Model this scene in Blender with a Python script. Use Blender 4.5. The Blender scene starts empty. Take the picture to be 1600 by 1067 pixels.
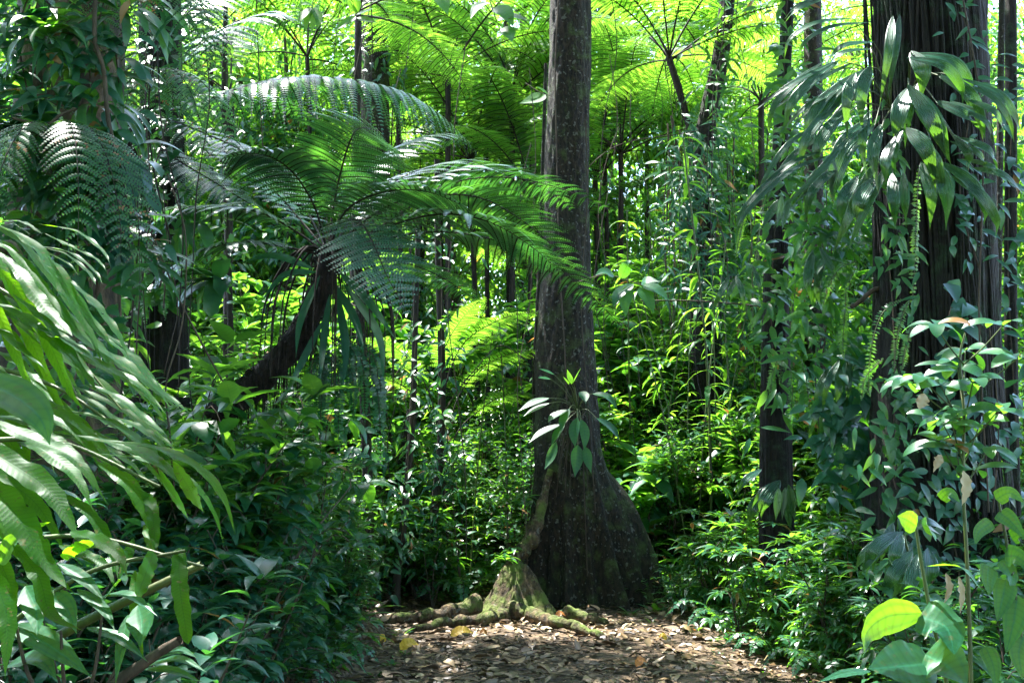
import bpy, math
import numpy as np
from mathutils import Vector, Matrix

C = bpy.context.scene.collection
rng = np.random.default_rng(11)
F_PX = 1500.0
PITCH = math.radians(6.7)
CP, SP = math.cos(PITCH), math.sin(PITCH)
CAM = np.array([0.0, 0.0, 1.5])
SUN_EL, SUN_AZ = math.radians(67), math.radians(-45)      # azimuth from +Y, negative = towards -X
SUN = np.array([math.sin(SUN_AZ) * math.cos(SUN_EL), math.cos(SUN_AZ) * math.cos(SUN_EL), math.sin(SUN_EL)])


def at(px, py, y):
    """world point that stands y metres ahead of the camera on the ray of a photo pixel"""
    a, b = (px - 800) / F_PX, -(py - 533.5) / F_PX
    d = np.array([a, CP - b * SP, SP + b * CP])
    return CAM + d * (y / d[1])


def U(a, b, n=None):
    return rng.uniform(np.minimum(a, b), np.maximum(a, b), n)


def nrm(v):
    v = np.asarray(v, float)
    return v / np.maximum(np.linalg.norm(v, axis=-1, keepdims=True), 1e-9)


def smooth(x, a, b):
    t = np.clip((x - a) / (b - a), 0, 1)
    return t * t * (3 - 2 * t)


def wob(x, y, s=1.0, k=0.0):
    x, y = x * s + k, y * s - k * 1.3
    return (np.sin(x * 1.3 + 1.7 * np.sin(y * 0.9)) + np.sin(y * 1.7 + 2.1 * np.sin(x * 1.1 + 3)) + 0.5 * np.sin(3.1 * x + 2.3 * y)
            + 0.5 * np.sin(2.7 * y - 3.9 * x + 1)) / 3.0


def gz(x, y):
    x, y = np.asarray(x, float), np.asarray(y, float)
    edge = -1.3 - 0.25 * np.sin(y * 0.6)
    t = np.clip((edge - x) / 4.0, 0, 1)
    z = 1.7 * t ** 0.9 * smooth(y, 0.5, 4)
    z = z + 0.5 * smooth(x, 1.9, 6) + 0.06 * np.clip(y - 12, 0, 30)
    z = z + 0.035 * wob(x, y, 1.4) + 0.012 * wob(x, y, 6, 2)
    return z


def spline(pts, n):
    """Catmull-Rom through pts, n samples"""
    P = np.asarray(pts, float)
    if len(P) == 2:
        return P[0] + (P[1] - P[0]) * np.linspace(0, 1, n)[:, None]
    Q = np.vstack([2 * P[0] - P[1], P, 2 * P[-1] - P[-2]])
    u = np.linspace(0, len(P) - 1 - 1e-9, n)
    i = u.astype(int)
    t = (u - i)[:, None]
    a, b, c, d = Q[i], Q[i + 1], Q[i + 2], Q[i + 3]
    return 0.5 * (2 * b + (c - a) * t + (2 * a - 5 * b + 4 * c - d) * t ** 2 + (3 * b - a - 3 * c + d) * t ** 3)


class MB:
    """collects geometry; build() links it as one mesh object"""

    def __init__(s):
        s.v, s.f, s.a, s.m, s.n = [], [], [], [], 0

    def add(s, v, f, a, mat=0):
        v = np.asarray(v, float).reshape(-1, 3)
        s.v.append(v)
        s.a.append(np.asarray(a, float).reshape(-1, 3))
        f = np.asarray(f, np.int64)
        s.f.append(f + s.n)
        s.m.append(np.full(len(f), mat, np.int32))
        s.n += len(v)

    def mesh(s, name, mats, off=(0, 0, 0)):
        me = bpy.data.meshes.new(name)
        v = np.concatenate(s.v) - np.asarray(off, float)
        a = np.concatenate(s.a)
        lv = np.concatenate([f.ravel() for f in s.f])
        tot = np.concatenate([np.full(len(f), f.shape[1]) for f in s.f])
        mi = np.concatenate(s.m)
        me.vertices.add(len(v))
        me.vertices.foreach_set('co', v.astype(np.float32).ravel())
        me.loops.add(len(lv))
        me.loops.foreach_set('vertex_index', lv.astype(np.int32))
        me.polygons.add(len(tot))
        me.polygons.foreach_set('loop_start', np.concatenate([[0], np.cumsum(tot)[:-1]]).astype(np.int32))
        for m in (mats if isinstance(mats, (list, tuple)) else [mats]):
            me.materials.append(m)
        me.polygons.foreach_set('material_index', mi)
        at_ = me.attributes.new('luv', 'FLOAT_VECTOR', 'POINT')
        at_.data.foreach_set('vector', a.astype(np.float32).ravel())
        me.update(calc_edges=True)
        return me

    def build(s, name, mats, parent=None):
        off = parent.location if parent is not None else (0, 0, 0)
        o = bpy.data.objects.new(name, s.mesh(name, mats, off))
        C.objects.link(o)
        if parent is not None:
            o.parent = parent
        return o


def tag(o, label, cat, group=None):
    if len(label.split()) > 16:
        print('LONG', len(label.split()), label)
    o['label'] = label
    o['category'] = cat
    if group:
        o['group'] = group
    return o


def thing(name, label, cat, loc=(0, 0, 0), group=None):
    o = bpy.data.objects.new(name, None)
    C.objects.link(o)
    o.location = loc
    o.empty_display_size = 0.1
    return tag(o, label, cat, group)


def kind(o, k):
    o['kind'] = k
    return o


# ---------------------------------------------------------------- shapes
SHAPES = {'ovate': (0.62, 1.15), 'lance': (0.8, 1.35), 'obov': (1.1, 0.55), 'heart': (0.22, 0.85), 'strap': (0.28, 0.35), 'ellip': (0.7, 0.7)}


def width_at(u, shape):
    a, b = SHAPES[shape]
    pk = a / (a + b)
    return (np.maximum(u, 0) ** a) * (np.maximum(1 - u, 0) ** b) / (pk ** a * (1 - pk) ** b)


def leaves(mb, base, d, n, L, Wd, droop=0.6, shape='ovate', nu=4, fold=0.25, rnd=None, mat=0):
    """many simple leaves: midrib bends away from n by droop radians, two halves folded about it"""
    base, d, n = np.atleast_2d(base), nrm(np.atleast_2d(d)), np.atleast_2d(n)
    N = len(base)
    s = nrm(np.cross(d, n))
    n = np.cross(s, d)
    L = np.broadcast_to(L, (N,)).astype(float)
    Wd = np.broadcast_to(Wd, (N,)).astype(float)
    k = np.maximum(np.broadcast_to(droop, (N,)).astype(float), 1e-3)
    fold = np.broadcast_to(fold, (N,)).astype(float)
    r = U(0, 1, N) if rnd is None else np.broadcast_to(rnd, (N,))
    u = np.linspace(0, 1, nu + 1)
    w = width_at(u, shape)
    w[0], w[-1] = max(w[0], 0.06), 0.02
    ku = k[:, None] * u
    p = base[:, None] + L[:, None, None] * (d[:, None] * (np.sin(ku) / k[:, None])[..., None] - n[:, None] * ((1 - np.cos(ku)) / k[:, None])[..., None])
    nn = n[:, None] * np.cos(ku)[..., None] + d[:, None] * np.sin(ku)[..., None]
    hw = (0.5 * Wd[:, None] * w)[..., None]
    cs, sn = np.cos(fold)[:, None, None], np.sin(fold)[:, None, None]
    left = p - s[:, None] * hw * cs + nn * hw * sn
    right = p + s[:, None] * hw * cs + nn * hw * sn
    V = np.stack([left, p, right], 2)                        # N, nu+1, 3, xyz
    A = np.zeros(V.shape)
    A[..., 0] = u[None, :, None]
    A[..., 1] = np.array([-1, 0, 1])[None, None, :]
    A[..., 2] = r[:, None, None]
    i = np.arange(nu)
    q = []
    for c in (0, 1):
        q.append(np.stack([i * 3 + c, i * 3 + c + 1, (i + 1) * 3 + c + 1, (i + 1) * 3 + c], 1))
    q = np.concatenate(q)
    f = (q[None] + (np.arange(N) * (nu + 1) * 3)[:, None, None]).reshape(-1, 4)
    mb.add(V, f, A, mat)


def path_leaf(mb, pts, Wd, guide=(0, -0.5, 0.9), shape='lance', nu=20, nv=7, fold=0.2, wave=0.0, pleat=0, edge=0.0, rnd=None, mat=0, twist=0.0):
    """one leaf whose midrib follows pts (world)"""
    P = spline(pts, nu + 1)
    T = nrm(np.gradient(P, axis=0))
    g = np.asarray(guide, float)
    S = nrm(np.cross(T, g))
    Nn = np.cross(S, T)
    u = np.linspace(0, 1, nu + 1)
    if twist:
        a = twist * u[:, None]
        S, Nn = S * np.cos(a) + Nn * np.sin(a), Nn * np.cos(a) - S * np.sin(a)
    w = width_at(u, shape)
    w[0], w[-1] = max(w[0], 0.05), 0.015
    v = np.linspace(-1, 1, nv)
    ph = U(0, 6)
    e = 1 + edge * np.sin(u * 34 + ph)[:, None] * (v[None, :] ** 2) + edge * 0.6 * np.sin(u * 61 + ph * 2)[:, None] * np.sign(v)[None, :]
    hw = 0.5 * Wd * w[:, None] * e
    off = hw * np.abs(v) * math.sin(fold)
    off = off + wave * Wd * np.sin(u * 22 + ph + 1.3)[:, None] * (v[None, :] ** 2) * np.sign(v)[None, :] * w[:, None]
    off = off + wave * 0.6 * Wd * np.sin(u * 37 + 2 * ph)[:, None] * (v[None, :] ** 2) * w[:, None]
    if pleat:
        off = off + pleat * Wd * (np.arange(nv) % 2)[None, :] * w[:, None]
    V = P[:, None] + S[:, None] * (hw * v * math.cos(fold))[..., None] + Nn[:, None] * off[..., None]
    A = np.zeros(V.shape)
    A[..., 0], A[..., 1], A[..., 2] = u[:, None], v[None, :], (U(0, .9) if rnd is None else rnd)
    i, j = np.meshgrid(np.arange(nu), np.arange(nv - 1), indexing='ij')
    b = (i * nv + j).ravel()
    mb.add(V, np.stack([b, b + 1, b + nv + 1, b + nv], 1), A, mat)


def tube(mb, pts, r, sides=6, n=None, mat=0, rnd=0.5, rough=0.0):
    P = spline(pts, n or max(2, len(pts)))
    n = len(P)
    R = np.interp(np.linspace(0, 1, n), np.linspace(0, 1, len(np.atleast_1d(r))), np.atleast_1d(r))
    T = nrm(np.gradient(P, axis=0))
    ref = np.array([0.31, 0.95, 0.05]) if abs(T[0][1]) < 0.9 else np.array([1.0, 0, 0])
    S = nrm(np.cross(T, ref))
    B = np.cross(S, T)
    th = np.linspace(0, 2 * math.pi, sides, endpoint=False)
    rr = R[:, None] * (1 + rough * np.sin(th * 3 + np.arange(n)[:, None] * 0.7) + rough * U(-1, 1, (n, sides)))
    V = P[:, None] + (S[:, None] * np.cos(th)[None, :, None] + B[:, None] * np.sin(th)[None, :, None]) * rr[..., None]
    A = np.zeros(V.shape)
    A[..., 0] = np.linspace(0, 1, n)[:, None]
    A[..., 1] = (th / math.pi - 1)[None]
    A[..., 2] = rnd
    i, j = np.meshgrid(np.arange(n - 1), np.arange(sides), indexing='ij')
    j2 = (j + 1) % sides
    mb.add(V, np.stack([i * sides + j, i * sides + j2, (i + 1) * sides + j2, (i + 1) * sides + j], -1).reshape(-1, 4), A, mat)


def frond(mb, pts, up=(0, 0, 1), pairs=24, Lp=0.45, start=0.16, droop=0.35, pin=0.024, ang=0.35, plen=0.16, rr=0.009, leafm=0, stemm=1, lift=0.1, peak=0.35, skip=0.0):
    """twice-pinnate tree fern frond along the rachis pts: pinna pairs, each a comb of pinnules"""
    n = 40
    P = spline(pts, n)
    tube(mb, P[::2], [rr, rr * 0.75, rr * 0.2], 5, mat=stemm)
    T = nrm(np.gradient(P, axis=0))
    S = nrm(np.cross(T, np.asarray(up, float)))
    Nn = np.cross(S, T)
    us = start + (1 - start) * (np.arange(pairs) / pairs) ** 0.95
    for q, u in enumerate(us):
        x = u * (n - 1)
        i = min(int(x), n - 2)
        fr = x - i
        p0 = P[i] * (1 - fr) + P[i + 1] * fr
        t, nv_ = T[i], Nn[i]
        z = (u - start) / (1 - start)
        Lq = Lp * (z / peak) ** 0.45 * 1.0 if z < peak else Lp * (1 - ((z - peak) / (1 - peak)) ** 1.7)
        Lq = max(Lq, 0.05 * Lp) * U(0.92, 1.06)
        if z < 0.03:
            Lq = max(Lq, 0.45 * Lp)
        for sg in (-1, 1):
            if skip and U(0, 1) < skip:
                continue
            a = ang + U(-0.08, 0.08)
            d = nrm(S[i] * sg * math.cos(a) + t * math.sin(a) + nv_ * (lift + U(-0.08, 0.08)))
            m = max(5, int(Lq / pin))
            v = (np.arange(m) + 0.5) / m
            dr = droop * U(0.8, 1.25)
            pp = p0 + d * (Lq * v)[:, None] + np.array([0, 0, -1.0]) * (dr * Lq * v ** 2)[:, None]
            tt = nrm(d + np.array([0, 0, -2.0]) * (dr * v)[:, None])
            ss = nrm(np.cross(tt, nv_))
            nl = np.cross(ss, tt)
            pl = plen * Lp * (Lq / Lp) ** 0.5 * np.minimum(1, (1 - v) * 1.5 + 0.08) ** 0.8 * np.minimum(1, 0.55 + v * 3)
            # midrib strip
            w0 = 0.003 + 0.002 * (1 - v)[:, None]
            st = np.stack([pp - ss * w0 - nl * 0.002, pp + ss * w0 - nl * 0.002], 1)
            k = np.arange(m - 1) * 2
            ra = np.full((m, 2, 3), 0.5)
            ra[..., 2] = U(0, 1)
            mb.add(st, np.stack([k, k + 1, k + 3, k + 2], 1), ra, stemm)
            rp = U(0, 1)
            h = 0.5 * Lq / m * 1.0
            for s2 in (-1, 1):
                dp = nrm(ss * s2 + tt * 0.28 - nl * 0.14)
                tip = pp + dp * pl[:, None]
                mid = pp + dp * (pl * 0.45)[:, None]
                hh = np.minimum(h, pl * 0.5)[:, None] if np.ndim(h) else np.minimum(h, pl * 0.5)[:, None]
                V = np.stack([pp - tt * hh * 0.75, mid - tt * hh * 0.85 + nl * 0.1 * hh, tip, mid + tt * hh * 0.85 + nl * 0.1 * hh, pp + tt * hh * 0.75], 1)
                b = np.arange(m)[:, None] * 5
                A = np.zeros(V.shape)
                A[:, :, 0] = np.array([0, 0.5, 1, 0.5, 0])
                A[:, :, 1] = np.array([-0.6, -0.6, 0.3, 0.6, 0.6])
                A[:, :, 2] = np.clip(rp + U(-0.15, 0.15, m), 0, 1)[:, None]
                mb.add(V, np.concatenate([b + np.array([0, 1, 3, 4]) ], 0), A, leafm)
                mb.f[-1] = mb.f[-1]
                mb.f.append((b + np.array([1, 2, 3])) + (mb.n - len(V) * 5))
                mb.m.append(np.full(m, leafm, np.int32))


def sword(mb, pts, w=0.1, n=40, up=(0, -1, 0.2), leafm=0, stemm=1):
    """once-pinnate hanging sword fern frond"""
    P = spline(pts, n)
    tube(mb, P[::3], [0.003, 0.0015], 4, mat=stemm)
    T = nrm(np.gradient(P, axis=0))
    S = nrm(np.cross(T, np.asarray(up, float)))
    Nn = np.cross(S, T)
    u = np.linspace(0, 1, n)
    wl = w * 0.5 * np.minimum(1, u * 6 + 0.2) * np.minimum(1, (1 - u) * 3.5 + 0.12)
    st = np.linalg.norm(P[1] - P[0])
    tw = U(-.5, .5) * np.sin(np.linspace(0, U(2, 6), n) + U(0, 6))
    S, Nn = S * np.cos(tw)[:, None] + Nn * np.sin(tw)[:, None], Nn * np.cos(tw)[:, None] - S * np.sin(tw)[:, None]
    for sg in (-1, 1):
        wk = wl * U(.72, 1.12, n) * (U(0, 1, n) > .06) + 1e-4
        leaves(mb, P, S * sg + T * U(.05, .4, n)[:, None] + U(-0.2, 0.2, (n, 3)), Nn, wk, st * U(.7, 1.1, n), U(.2, .9, n), 'strap', 2, 0.1, rnd=np.full(n, U(0, .95)), mat=leafm)


# ---------------------------------------------------------------- materials
def nt(name):
    m = bpy.data.materials.new(name)
    m.use_nodes = True
    t = m.node_tree
    t.nodes.clear()
    return m, t


def N(t, typ, **kw):
    n = t.nodes.new(typ)
    for k, v in kw.items():
        if k.startswith('i_'):
            n.inputs[k[2:].replace('_', ' ')].default_value = v
        elif k.startswith('n_'):
            n.inputs[int(k[2:])].default_value = v
        else:
            setattr(n, k, v)
    return n


def mth(t, op, a, b=None, clamp=False):
    n = t.nodes.new('ShaderNodeMath')
    n.operation = op
    n.use_clamp = clamp
    for i, x in enumerate((a, b)):
        if x is None:
            continue
        if isinstance(x, (int, float)):
            n.inputs[i].default_value = x
        else:
            t.links.new(x, n.inputs[i])
    return n.outputs[0]


def mixc(t, f, a, b, blend='MIX'):
    n = t.nodes.new('ShaderNodeMix')
    n.data_type = 'RGBA'
    n.blend_type = blend
    for i, x in ((0, f), (6, a), (7, b)):
        if isinstance(x, (int, float)):
            n.inputs[i].default_value = x
        elif isinstance(x, (tuple, list)):
            n.inputs[i].default_value = (*x, 1) if len(x) == 3 else x
        else:
            t.links.new(x, n.inputs[i])
    return n.outputs[2]


def leaf_mat(name, dark, light, tdark, tlight, tf=0.42, rough=0.42, vein=12.0, slant=3.0, bump=0.0, rib=0.35, dead=0.03, spots=0.0, spec=0.5, pleats=0.0, holes=0.0, coat=0.0, veincol=0.2, stint=None):
    m, t = nt(name)
    out = N(t, 'ShaderNodeOutputMaterial')
    at_ = N(t, 'ShaderNodeAttribute', attribute_name='luv')
    sep = N(t, 'ShaderNodeSeparateXYZ')
    t.links.new(at_.outputs['Vector'], sep.inputs[0])
    u, v, r = sep.outputs
    oi = N(t, 'ShaderNodeObjectInfo')
    geo = N(t, 'ShaderNodeNewGeometry')
    nz = N(t, 'ShaderNodeTexNoise', i_Scale=9.0, i_Detail=3.0)
    t.links.new(geo.outputs['Position'], nz.inputs['Vector'])
    f = mth(t, 'ADD', mth(t, 'MULTIPLY', r, 0.6), mth(t, 'MULTIPLY', oi.outputs['Random'], 0.3))
    f = mth(t, 'ADD', f, mth(t, 'MULTIPLY', mth(t, 'SUBTRACT', nz.outputs[0], 0.5), 0.9), True)
    col = mixc(t, f, dark, light)
    tcol = mixc(t, f, tdark, tlight)
    av = mth(t, 'ABSOLUTE', v)
    rm = mth(t, 'SUBTRACT', 1.0, mth(t, 'DIVIDE', av, 0.075), True)
    ph = mth(t, 'SUBTRACT', mth(t, 'MULTIPLY', u, vein * 6.283), mth(t, 'MULTIPLY', av, slant))
    sv = mth(t, 'SINE', ph)
    svp = mth(t, 'POWER', mth(t, 'ADD', mth(t, 'MULTIPLY', sv, 0.5), 0.5), 5.0)
    col = mixc(t, mth(t, 'MULTIPLY', svp, veincol if vein > 0 else 0.0), col, mixc(t, 1.0, col, (0.45, 0.5, 0.5), 'MULTIPLY'))
    lighter = mixc(t, 1.0, col, (2.2, 2.0, 1.9), 'MULTIPLY')
    col = mixc(t, mth(t, 'MULTIPLY', rm, rib, True), col, lighter)
    tcol = mixc(t, mth(t, 'MULTIPLY', mth(t, 'ADD', rm, mth(t, 'MULTIPLY', svp, 0.4)), 0.55, True), tcol, mixc(t, 1.0, tcol, (0.4, 0.42, 0.4), 'MULTIPLY'))
    if pleats > 0:
        pm = mth(t, 'MULTIPLY', mth(t, 'POWER', mth(t, 'ADD', mth(t, 'MULTIPLY', mth(t, 'COSINE', mth(t, 'MULTIPLY', v, pleats * 6.283)), 0.5), 0.5), 3.0), 0.6)
        col = mixc(t, pm, col, mixc(t, 1.0, col, (2.0, 1.8, 1.7), 'MULTIPLY'))
        tcol = mixc(t, pm, tcol, mixc(t, 1.0, tcol, (0.5, 0.5, 0.5), 'MULTIPLY'))
    if dead > 0:
        dm = mth(t, 'GREATER_THAN', r, 1 - dead)
        col = mixc(t, dm, col, (0.2, 0.11, 0.035))
        tcol = mixc(t, dm, tcol, (0.3, 0.14, 0.03))
    if spots > 0:
        n2 = N(t, 'ShaderNodeTexNoise', i_Scale=70.0, i_Detail=2.0)
        t.links.new(geo.outputs['Position'], n2.inputs['Vector'])
        sm = mth(t, 'MULTIPLY', mth(t, 'GREATER_THAN', n2.outputs[0], 0.66), spots)
        col = mixc(t, sm, col, (0.16, 0.13, 0.05))
        tcol = mixc(t, sm, tcol, (0.1, 0.08, 0.01))
    bs = N(t, 'ShaderNodeBsdfPrincipled')
    t.links.new(col, bs.inputs['Base Color'])
    t.links.new(mth(t, 'ADD', mth(t, 'MULTIPLY', nz.outputs[0], 0.25), rough - 0.12), bs.inputs['Roughness'])
    bs.inputs['Specular IOR Level'].default_value = spec
    bs.inputs['Coat Weight'].default_value = coat
    if stint:
        bs.inputs['Specular Tint'].default_value = (*stint, 1)
    bs.inputs['Coat Roughness'].default_value = 0.33
    tr = N(t, 'ShaderNodeBsdfTranslucent')
    t.links.new(tcol, tr.inputs['Color'])
    if pleats > 0:
        bp = N(t, 'ShaderNodeBump', i_Strength=0.9, i_Distance=0.006)
        t.links.new(mth(t, 'COSINE', mth(t, 'MULTIPLY', v, pleats * 6.283)), bp.inputs['Height'])
        t.links.new(bp.outputs[0], bs.inputs['Normal'])
    if bump > 0:
        bp = N(t, 'ShaderNodeBump', i_Strength=bump, i_Distance=0.004)
        hgt = mth(t, 'SUBTRACT', mth(t, 'MULTIPLY', sv, 0.5), mth(t, 'MULTIPLY', rm, 1.0))
        t.links.new(hgt, bp.inputs['Height'])
        t.links.new(bp.outputs[0], bs.inputs['Normal'])
        t.links.new(bp.outputs[0], tr.inputs['Normal'])
    mx = N(t, 'ShaderNodeMixShader', n_0=tf)
    t.links.new(bs.outputs[0], mx.inputs[1])
    t.links.new(tr.outputs[0], mx.inputs[2])
    last = mx.outputs[0]
    if holes > 0:
        nh = N(t, 'ShaderNodeTexNoise', i_Scale=34.0, i_Detail=3.0, i_Roughness=0.6)
        t.links.new(geo.outputs['Position'], nh.inputs['Vector'])
        eat = mth(t, 'GREATER_THAN', mth(t, 'ADD', nh.outputs[0], mth(t, 'MULTIPLY', av, 0.05)), holes)
        tb = N(t, 'ShaderNodeBsdfTransparent')
        mh = N(t, 'ShaderNodeMixShader')
        t.links.new(eat, mh.inputs[0])
        t.links.new(last, mh.inputs[1])
        t.links.new(tb.outputs[0], mh.inputs[2])
        last = mh.outputs[0]
    t.links.new(last, out.inputs['Surface'])
    return m


def bark_mat(name, c1, c2, c3, stretch=0.12, scale=14.0, bump=0.6, moss=0.0, mosscol=(0.05, 0.075, 0.012), rough=0.85, fleck=0.0):
    m, t = nt(name)
    out = N(t, 'ShaderNodeOutputMaterial')
    tc = N(t, 'ShaderNodeNewGeometry')
    mp = N(t, 'ShaderNodeMapping')
    mp.inputs['Scale'].default_value = (1, 1, stretch)
    t.links.new(tc.outputs['Position'], mp.inputs['Vector'])
    n1 = N(t, 'ShaderNodeTexNoise', i_Scale=scale, i_Detail=7.0, i_Roughness=0.65)
    t.links.new(mp.outputs[0], n1.inputs['Vector'])
    n2 = N(t, 'ShaderNodeTexNoise', i_Scale=2.2, i_Detail=5.0, i_Roughness=0.6)
    t.links.new(tc.outputs['Position'], n2.inputs['Vector'])
    cr = N(t, 'ShaderNodeValToRGB')
    cr.color_ramp.elements[0].position, cr.color_ramp.elements[1].position = 0.41, 0.63
    cr.color_ramp.elements[0].color, cr.color_ramp.elements[1].color = (*c1, 1), (*c2, 1)
    t.links.new(n1.outputs[0], cr.inputs[0])
    pf = mth(t, 'MULTIPLY', mth(t, 'SUBTRACT', n2.outputs[0], 0.45), 4.0, True)
    col = mixc(t, mth(t, 'MULTIPLY', pf, 0.7), cr.outputs[0], c3)
    h = n1.outputs[0]
    if fleck > 0:
        n4 = N(t, 'ShaderNodeTexVoronoi', i_Scale=38.0)
        t.links.new(tc.outputs['Position'], n4.inputs['Vector'])
        n5 = N(t, 'ShaderNodeTexNoise', i_Scale=26.0, i_Detail=3.0)
        t.links.new(tc.outputs['Position'], n5.inputs['Vector'])
        fm = mth(t, 'MULTIPLY', mth(t, 'GREATER_THAN', n5.outputs[0], 0.63), fleck)
        col = mixc(t, fm, col, (0.2, 0.21, 0.18))
    if moss > 0:
        n3 = N(t, 'ShaderNodeTexNoise', i_Scale=5.0, i_Detail=8.0, i_Roughness=0.7)
        t.links.new(tc.outputs['Position'], n3.inputs['Vector'])
        sx = N(t, 'ShaderNodeSeparateXYZ')
        t.links.new(tc.outputs['Normal'], sx.inputs[0])
        mm = mth(t, 'ADD', mth(t, 'MULTIPLY', mth(t, 'SUBTRACT', n3.outputs[0], 0.62 - 0.25 * moss), 7.0), mth(t, 'MULTIPLY', sx.outputs[2], 1.1 * moss), True)
        col = mixc(t, mm, col, mixc(t, n3.outputs[0], mosscol, tuple(2.0 * x for x in mosscol)))
        n6 = N(t, 'ShaderNodeTexNoise', i_Scale=120.0, i_Detail=2.0)
        t.links.new(tc.outputs['Position'], n6.inputs['Vector'])
        h = mth(t, 'ADD', h, mth(t, 'MULTIPLY', mth(t, 'MULTIPLY', mm, n6.outputs[0]), 0.5))
    bp = N(t, 'ShaderNodeBump', i_Strength=bump, i_Distance=0.05)
    t.links.new(h, bp.inputs['Height'])
    bs = N(t, 'ShaderNodeBsdfPrincipled', i_Roughness=rough)
    bs.inputs['Specular IOR Level'].default_value = 0.3
    t.links.new(col, bs.inputs['Base Color'])
    t.links.new(bp.outputs[0], bs.inputs['Normal'])
    t.links.new(bs.outputs[0], out.inputs['Surface'])
    return m


def litter_mat():
    m, t = nt('dead leaf')
    out = N(t, 'ShaderNodeOutputMaterial')
    at_ = N(t, 'ShaderNodeAttribute', attribute_name='luv')
    sep = N(t, 'ShaderNodeSeparateXYZ')
    t.links.new(at_.outputs['Vector'], sep.inputs[0])
    cr = N(t, 'ShaderNodeValToRGB')
    e = cr.color_ramp.elements
    e[0].position, e[0].color = 0.0, (0.03, 0.017, 0.008, 1)
    e[1].position, e[1].color = 1.0, (0.38, 0.31, 0.18, 1)
    for p, c in ((0.3, (0.075, 0.043, 0.018, 1)), (0.55, (0.13, 0.08, 0.034, 1)), (0.8, (0.22, 0.15, 0.07, 1))):
        x = e.new(p)
        x.color = c
    t.links.new(sep.outputs[2], cr.inputs[0])
    bs = N(t, 'ShaderNodeBsdfPrincipled', i_Roughness=0.5)
    t.links.new(cr.outputs[0], bs.inputs['Base Color'])
    t.links.new(bs.outputs[0], out.inputs['Surface'])
    return m


def soil_mat():
    m, t = nt('forest floor')
    out = N(t, 'ShaderNodeOutputMaterial')
    g = N(t, 'ShaderNodeNewGeometry')
    n1 = N(t, 'ShaderNodeTexNoise', i_Scale=9.0, i_Detail=10.0, i_Roughness=0.7)
    v1 = N(t, 'ShaderNodeTexVoronoi', i_Scale=22.0)
    v1.inputs['Randomness'].default_value = 1.0
    for n in (n1, v1):
        t.links.new(g.outputs['Position'], n.inputs['Vector'])
    cr = N(t, 'ShaderNodeValToRGB')
    e = cr.color_ramp.elements
    e[0].position, e[0].color = 0.32, (0.02, 0.012, 0.006, 1)
    e[1].position, e[1].color = 0.75, (0.10, 0.062, 0.028, 1)
    t.links.new(n1.outputs[0], cr.inputs[0])
    sp = N(t, 'ShaderNodeSeparateColor')
    t.links.new(v1.outputs['Color'], sp.inputs[0])
    col = mixc(t, mth(t, 'MULTIPLY', mth(t, 'GREATER_THAN', sp.outputs[0], 0.6), 0.5), cr.outputs[0], (0.13, 0.085, 0.04))
    bp = N(t, 'ShaderNodeBump', i_Strength=0.8, i_Distance=0.05)
    t.links.new(mth(t, 'ADD', n1.outputs[0], mth(t, 'MULTIPLY', v1.outputs['Distance'], 0.6)), bp.inputs['Height'])
    bs = N(t, 'ShaderNodeBsdfPrincipled', i_Roughness=0.9)
    t.links.new(col, bs.inputs['Base Color'])
    t.links.new(bp.outputs[0], bs.inputs['Normal'])
    t.links.new(bs.outputs[0], out.inputs['Surface'])
    return m


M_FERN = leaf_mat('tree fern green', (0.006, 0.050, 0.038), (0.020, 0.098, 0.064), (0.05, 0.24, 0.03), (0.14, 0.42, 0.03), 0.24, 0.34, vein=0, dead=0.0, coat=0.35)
M_FERN_FAR = leaf_mat('sunlit fern green', (0.012, 0.080, 0.022), (0.032, 0.13, 0.030), (0.14, 0.42, 0.02), (0.32, 0.58, 0.045), 0.52, 0.46, vein=0, dead=0.0)  # yellower, more translucent fern copy, sunlight partly put into the colour
M_STALK = bark_mat('dark fern stalk', (0.012, 0.01, 0.008), (0.03, 0.022, 0.014), (0.02, 0.016, 0.01), 0.3, 30, 0.2)
M_GSTALK = bark_mat('green stalk', (0.03, 0.05, 0.012), (0.07, 0.10, 0.022), (0.05, 0.05, 0.016), 0.3, 20, 0.2, rough=0.5)
M_BSTALK = bark_mat('brown twig', (0.025, 0.018, 0.011), (0.07, 0.05, 0.033), (0.05, 0.045, 0.03), 0.3, 30, 0.3)
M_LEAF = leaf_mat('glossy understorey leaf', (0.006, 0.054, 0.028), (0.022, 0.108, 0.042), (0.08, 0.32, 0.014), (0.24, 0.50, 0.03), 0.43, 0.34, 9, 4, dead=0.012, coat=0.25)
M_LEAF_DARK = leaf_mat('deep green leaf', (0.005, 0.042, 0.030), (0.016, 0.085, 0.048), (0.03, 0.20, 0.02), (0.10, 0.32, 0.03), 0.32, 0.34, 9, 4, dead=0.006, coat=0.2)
M_LEAF_SUN = leaf_mat('sunlit leaf', (0.012, 0.080, 0.022), (0.036, 0.135, 0.032), (0.14, 0.42, 0.018), (0.32, 0.58, 0.04), 0.52, 0.4, 8, 4, dead=0.015)  # lit copy of the understorey leaf, sunshine put into its colour
M_HERO = leaf_mat('wavy fern leaflet', (0.0025, 0.026, 0.006), (0.012, 0.068, 0.013), (0.14, 0.46, 0.006), (0.34, 0.66, 0.010), 0.56, 0.4, 34, 9, 0.05, 0.5, 0.0, 0.5, spec=0.12, holes=0.72, veincol=0.45, stint=(.45, .8, .5))
M_PALM = leaf_mat('pleated palm leaf', (0.006, 0.055, 0.032), (0.018, 0.09, 0.048), (0.08, 0.28, 0.02), (0.2, 0.42, 0.03), 0.3, 0.27, 0.0, 0.0, 0.0, 0.1, 0.0, pleats=4.0, spec=0.5, coat=1.0, stint=(.5, .8, .65))
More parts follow.
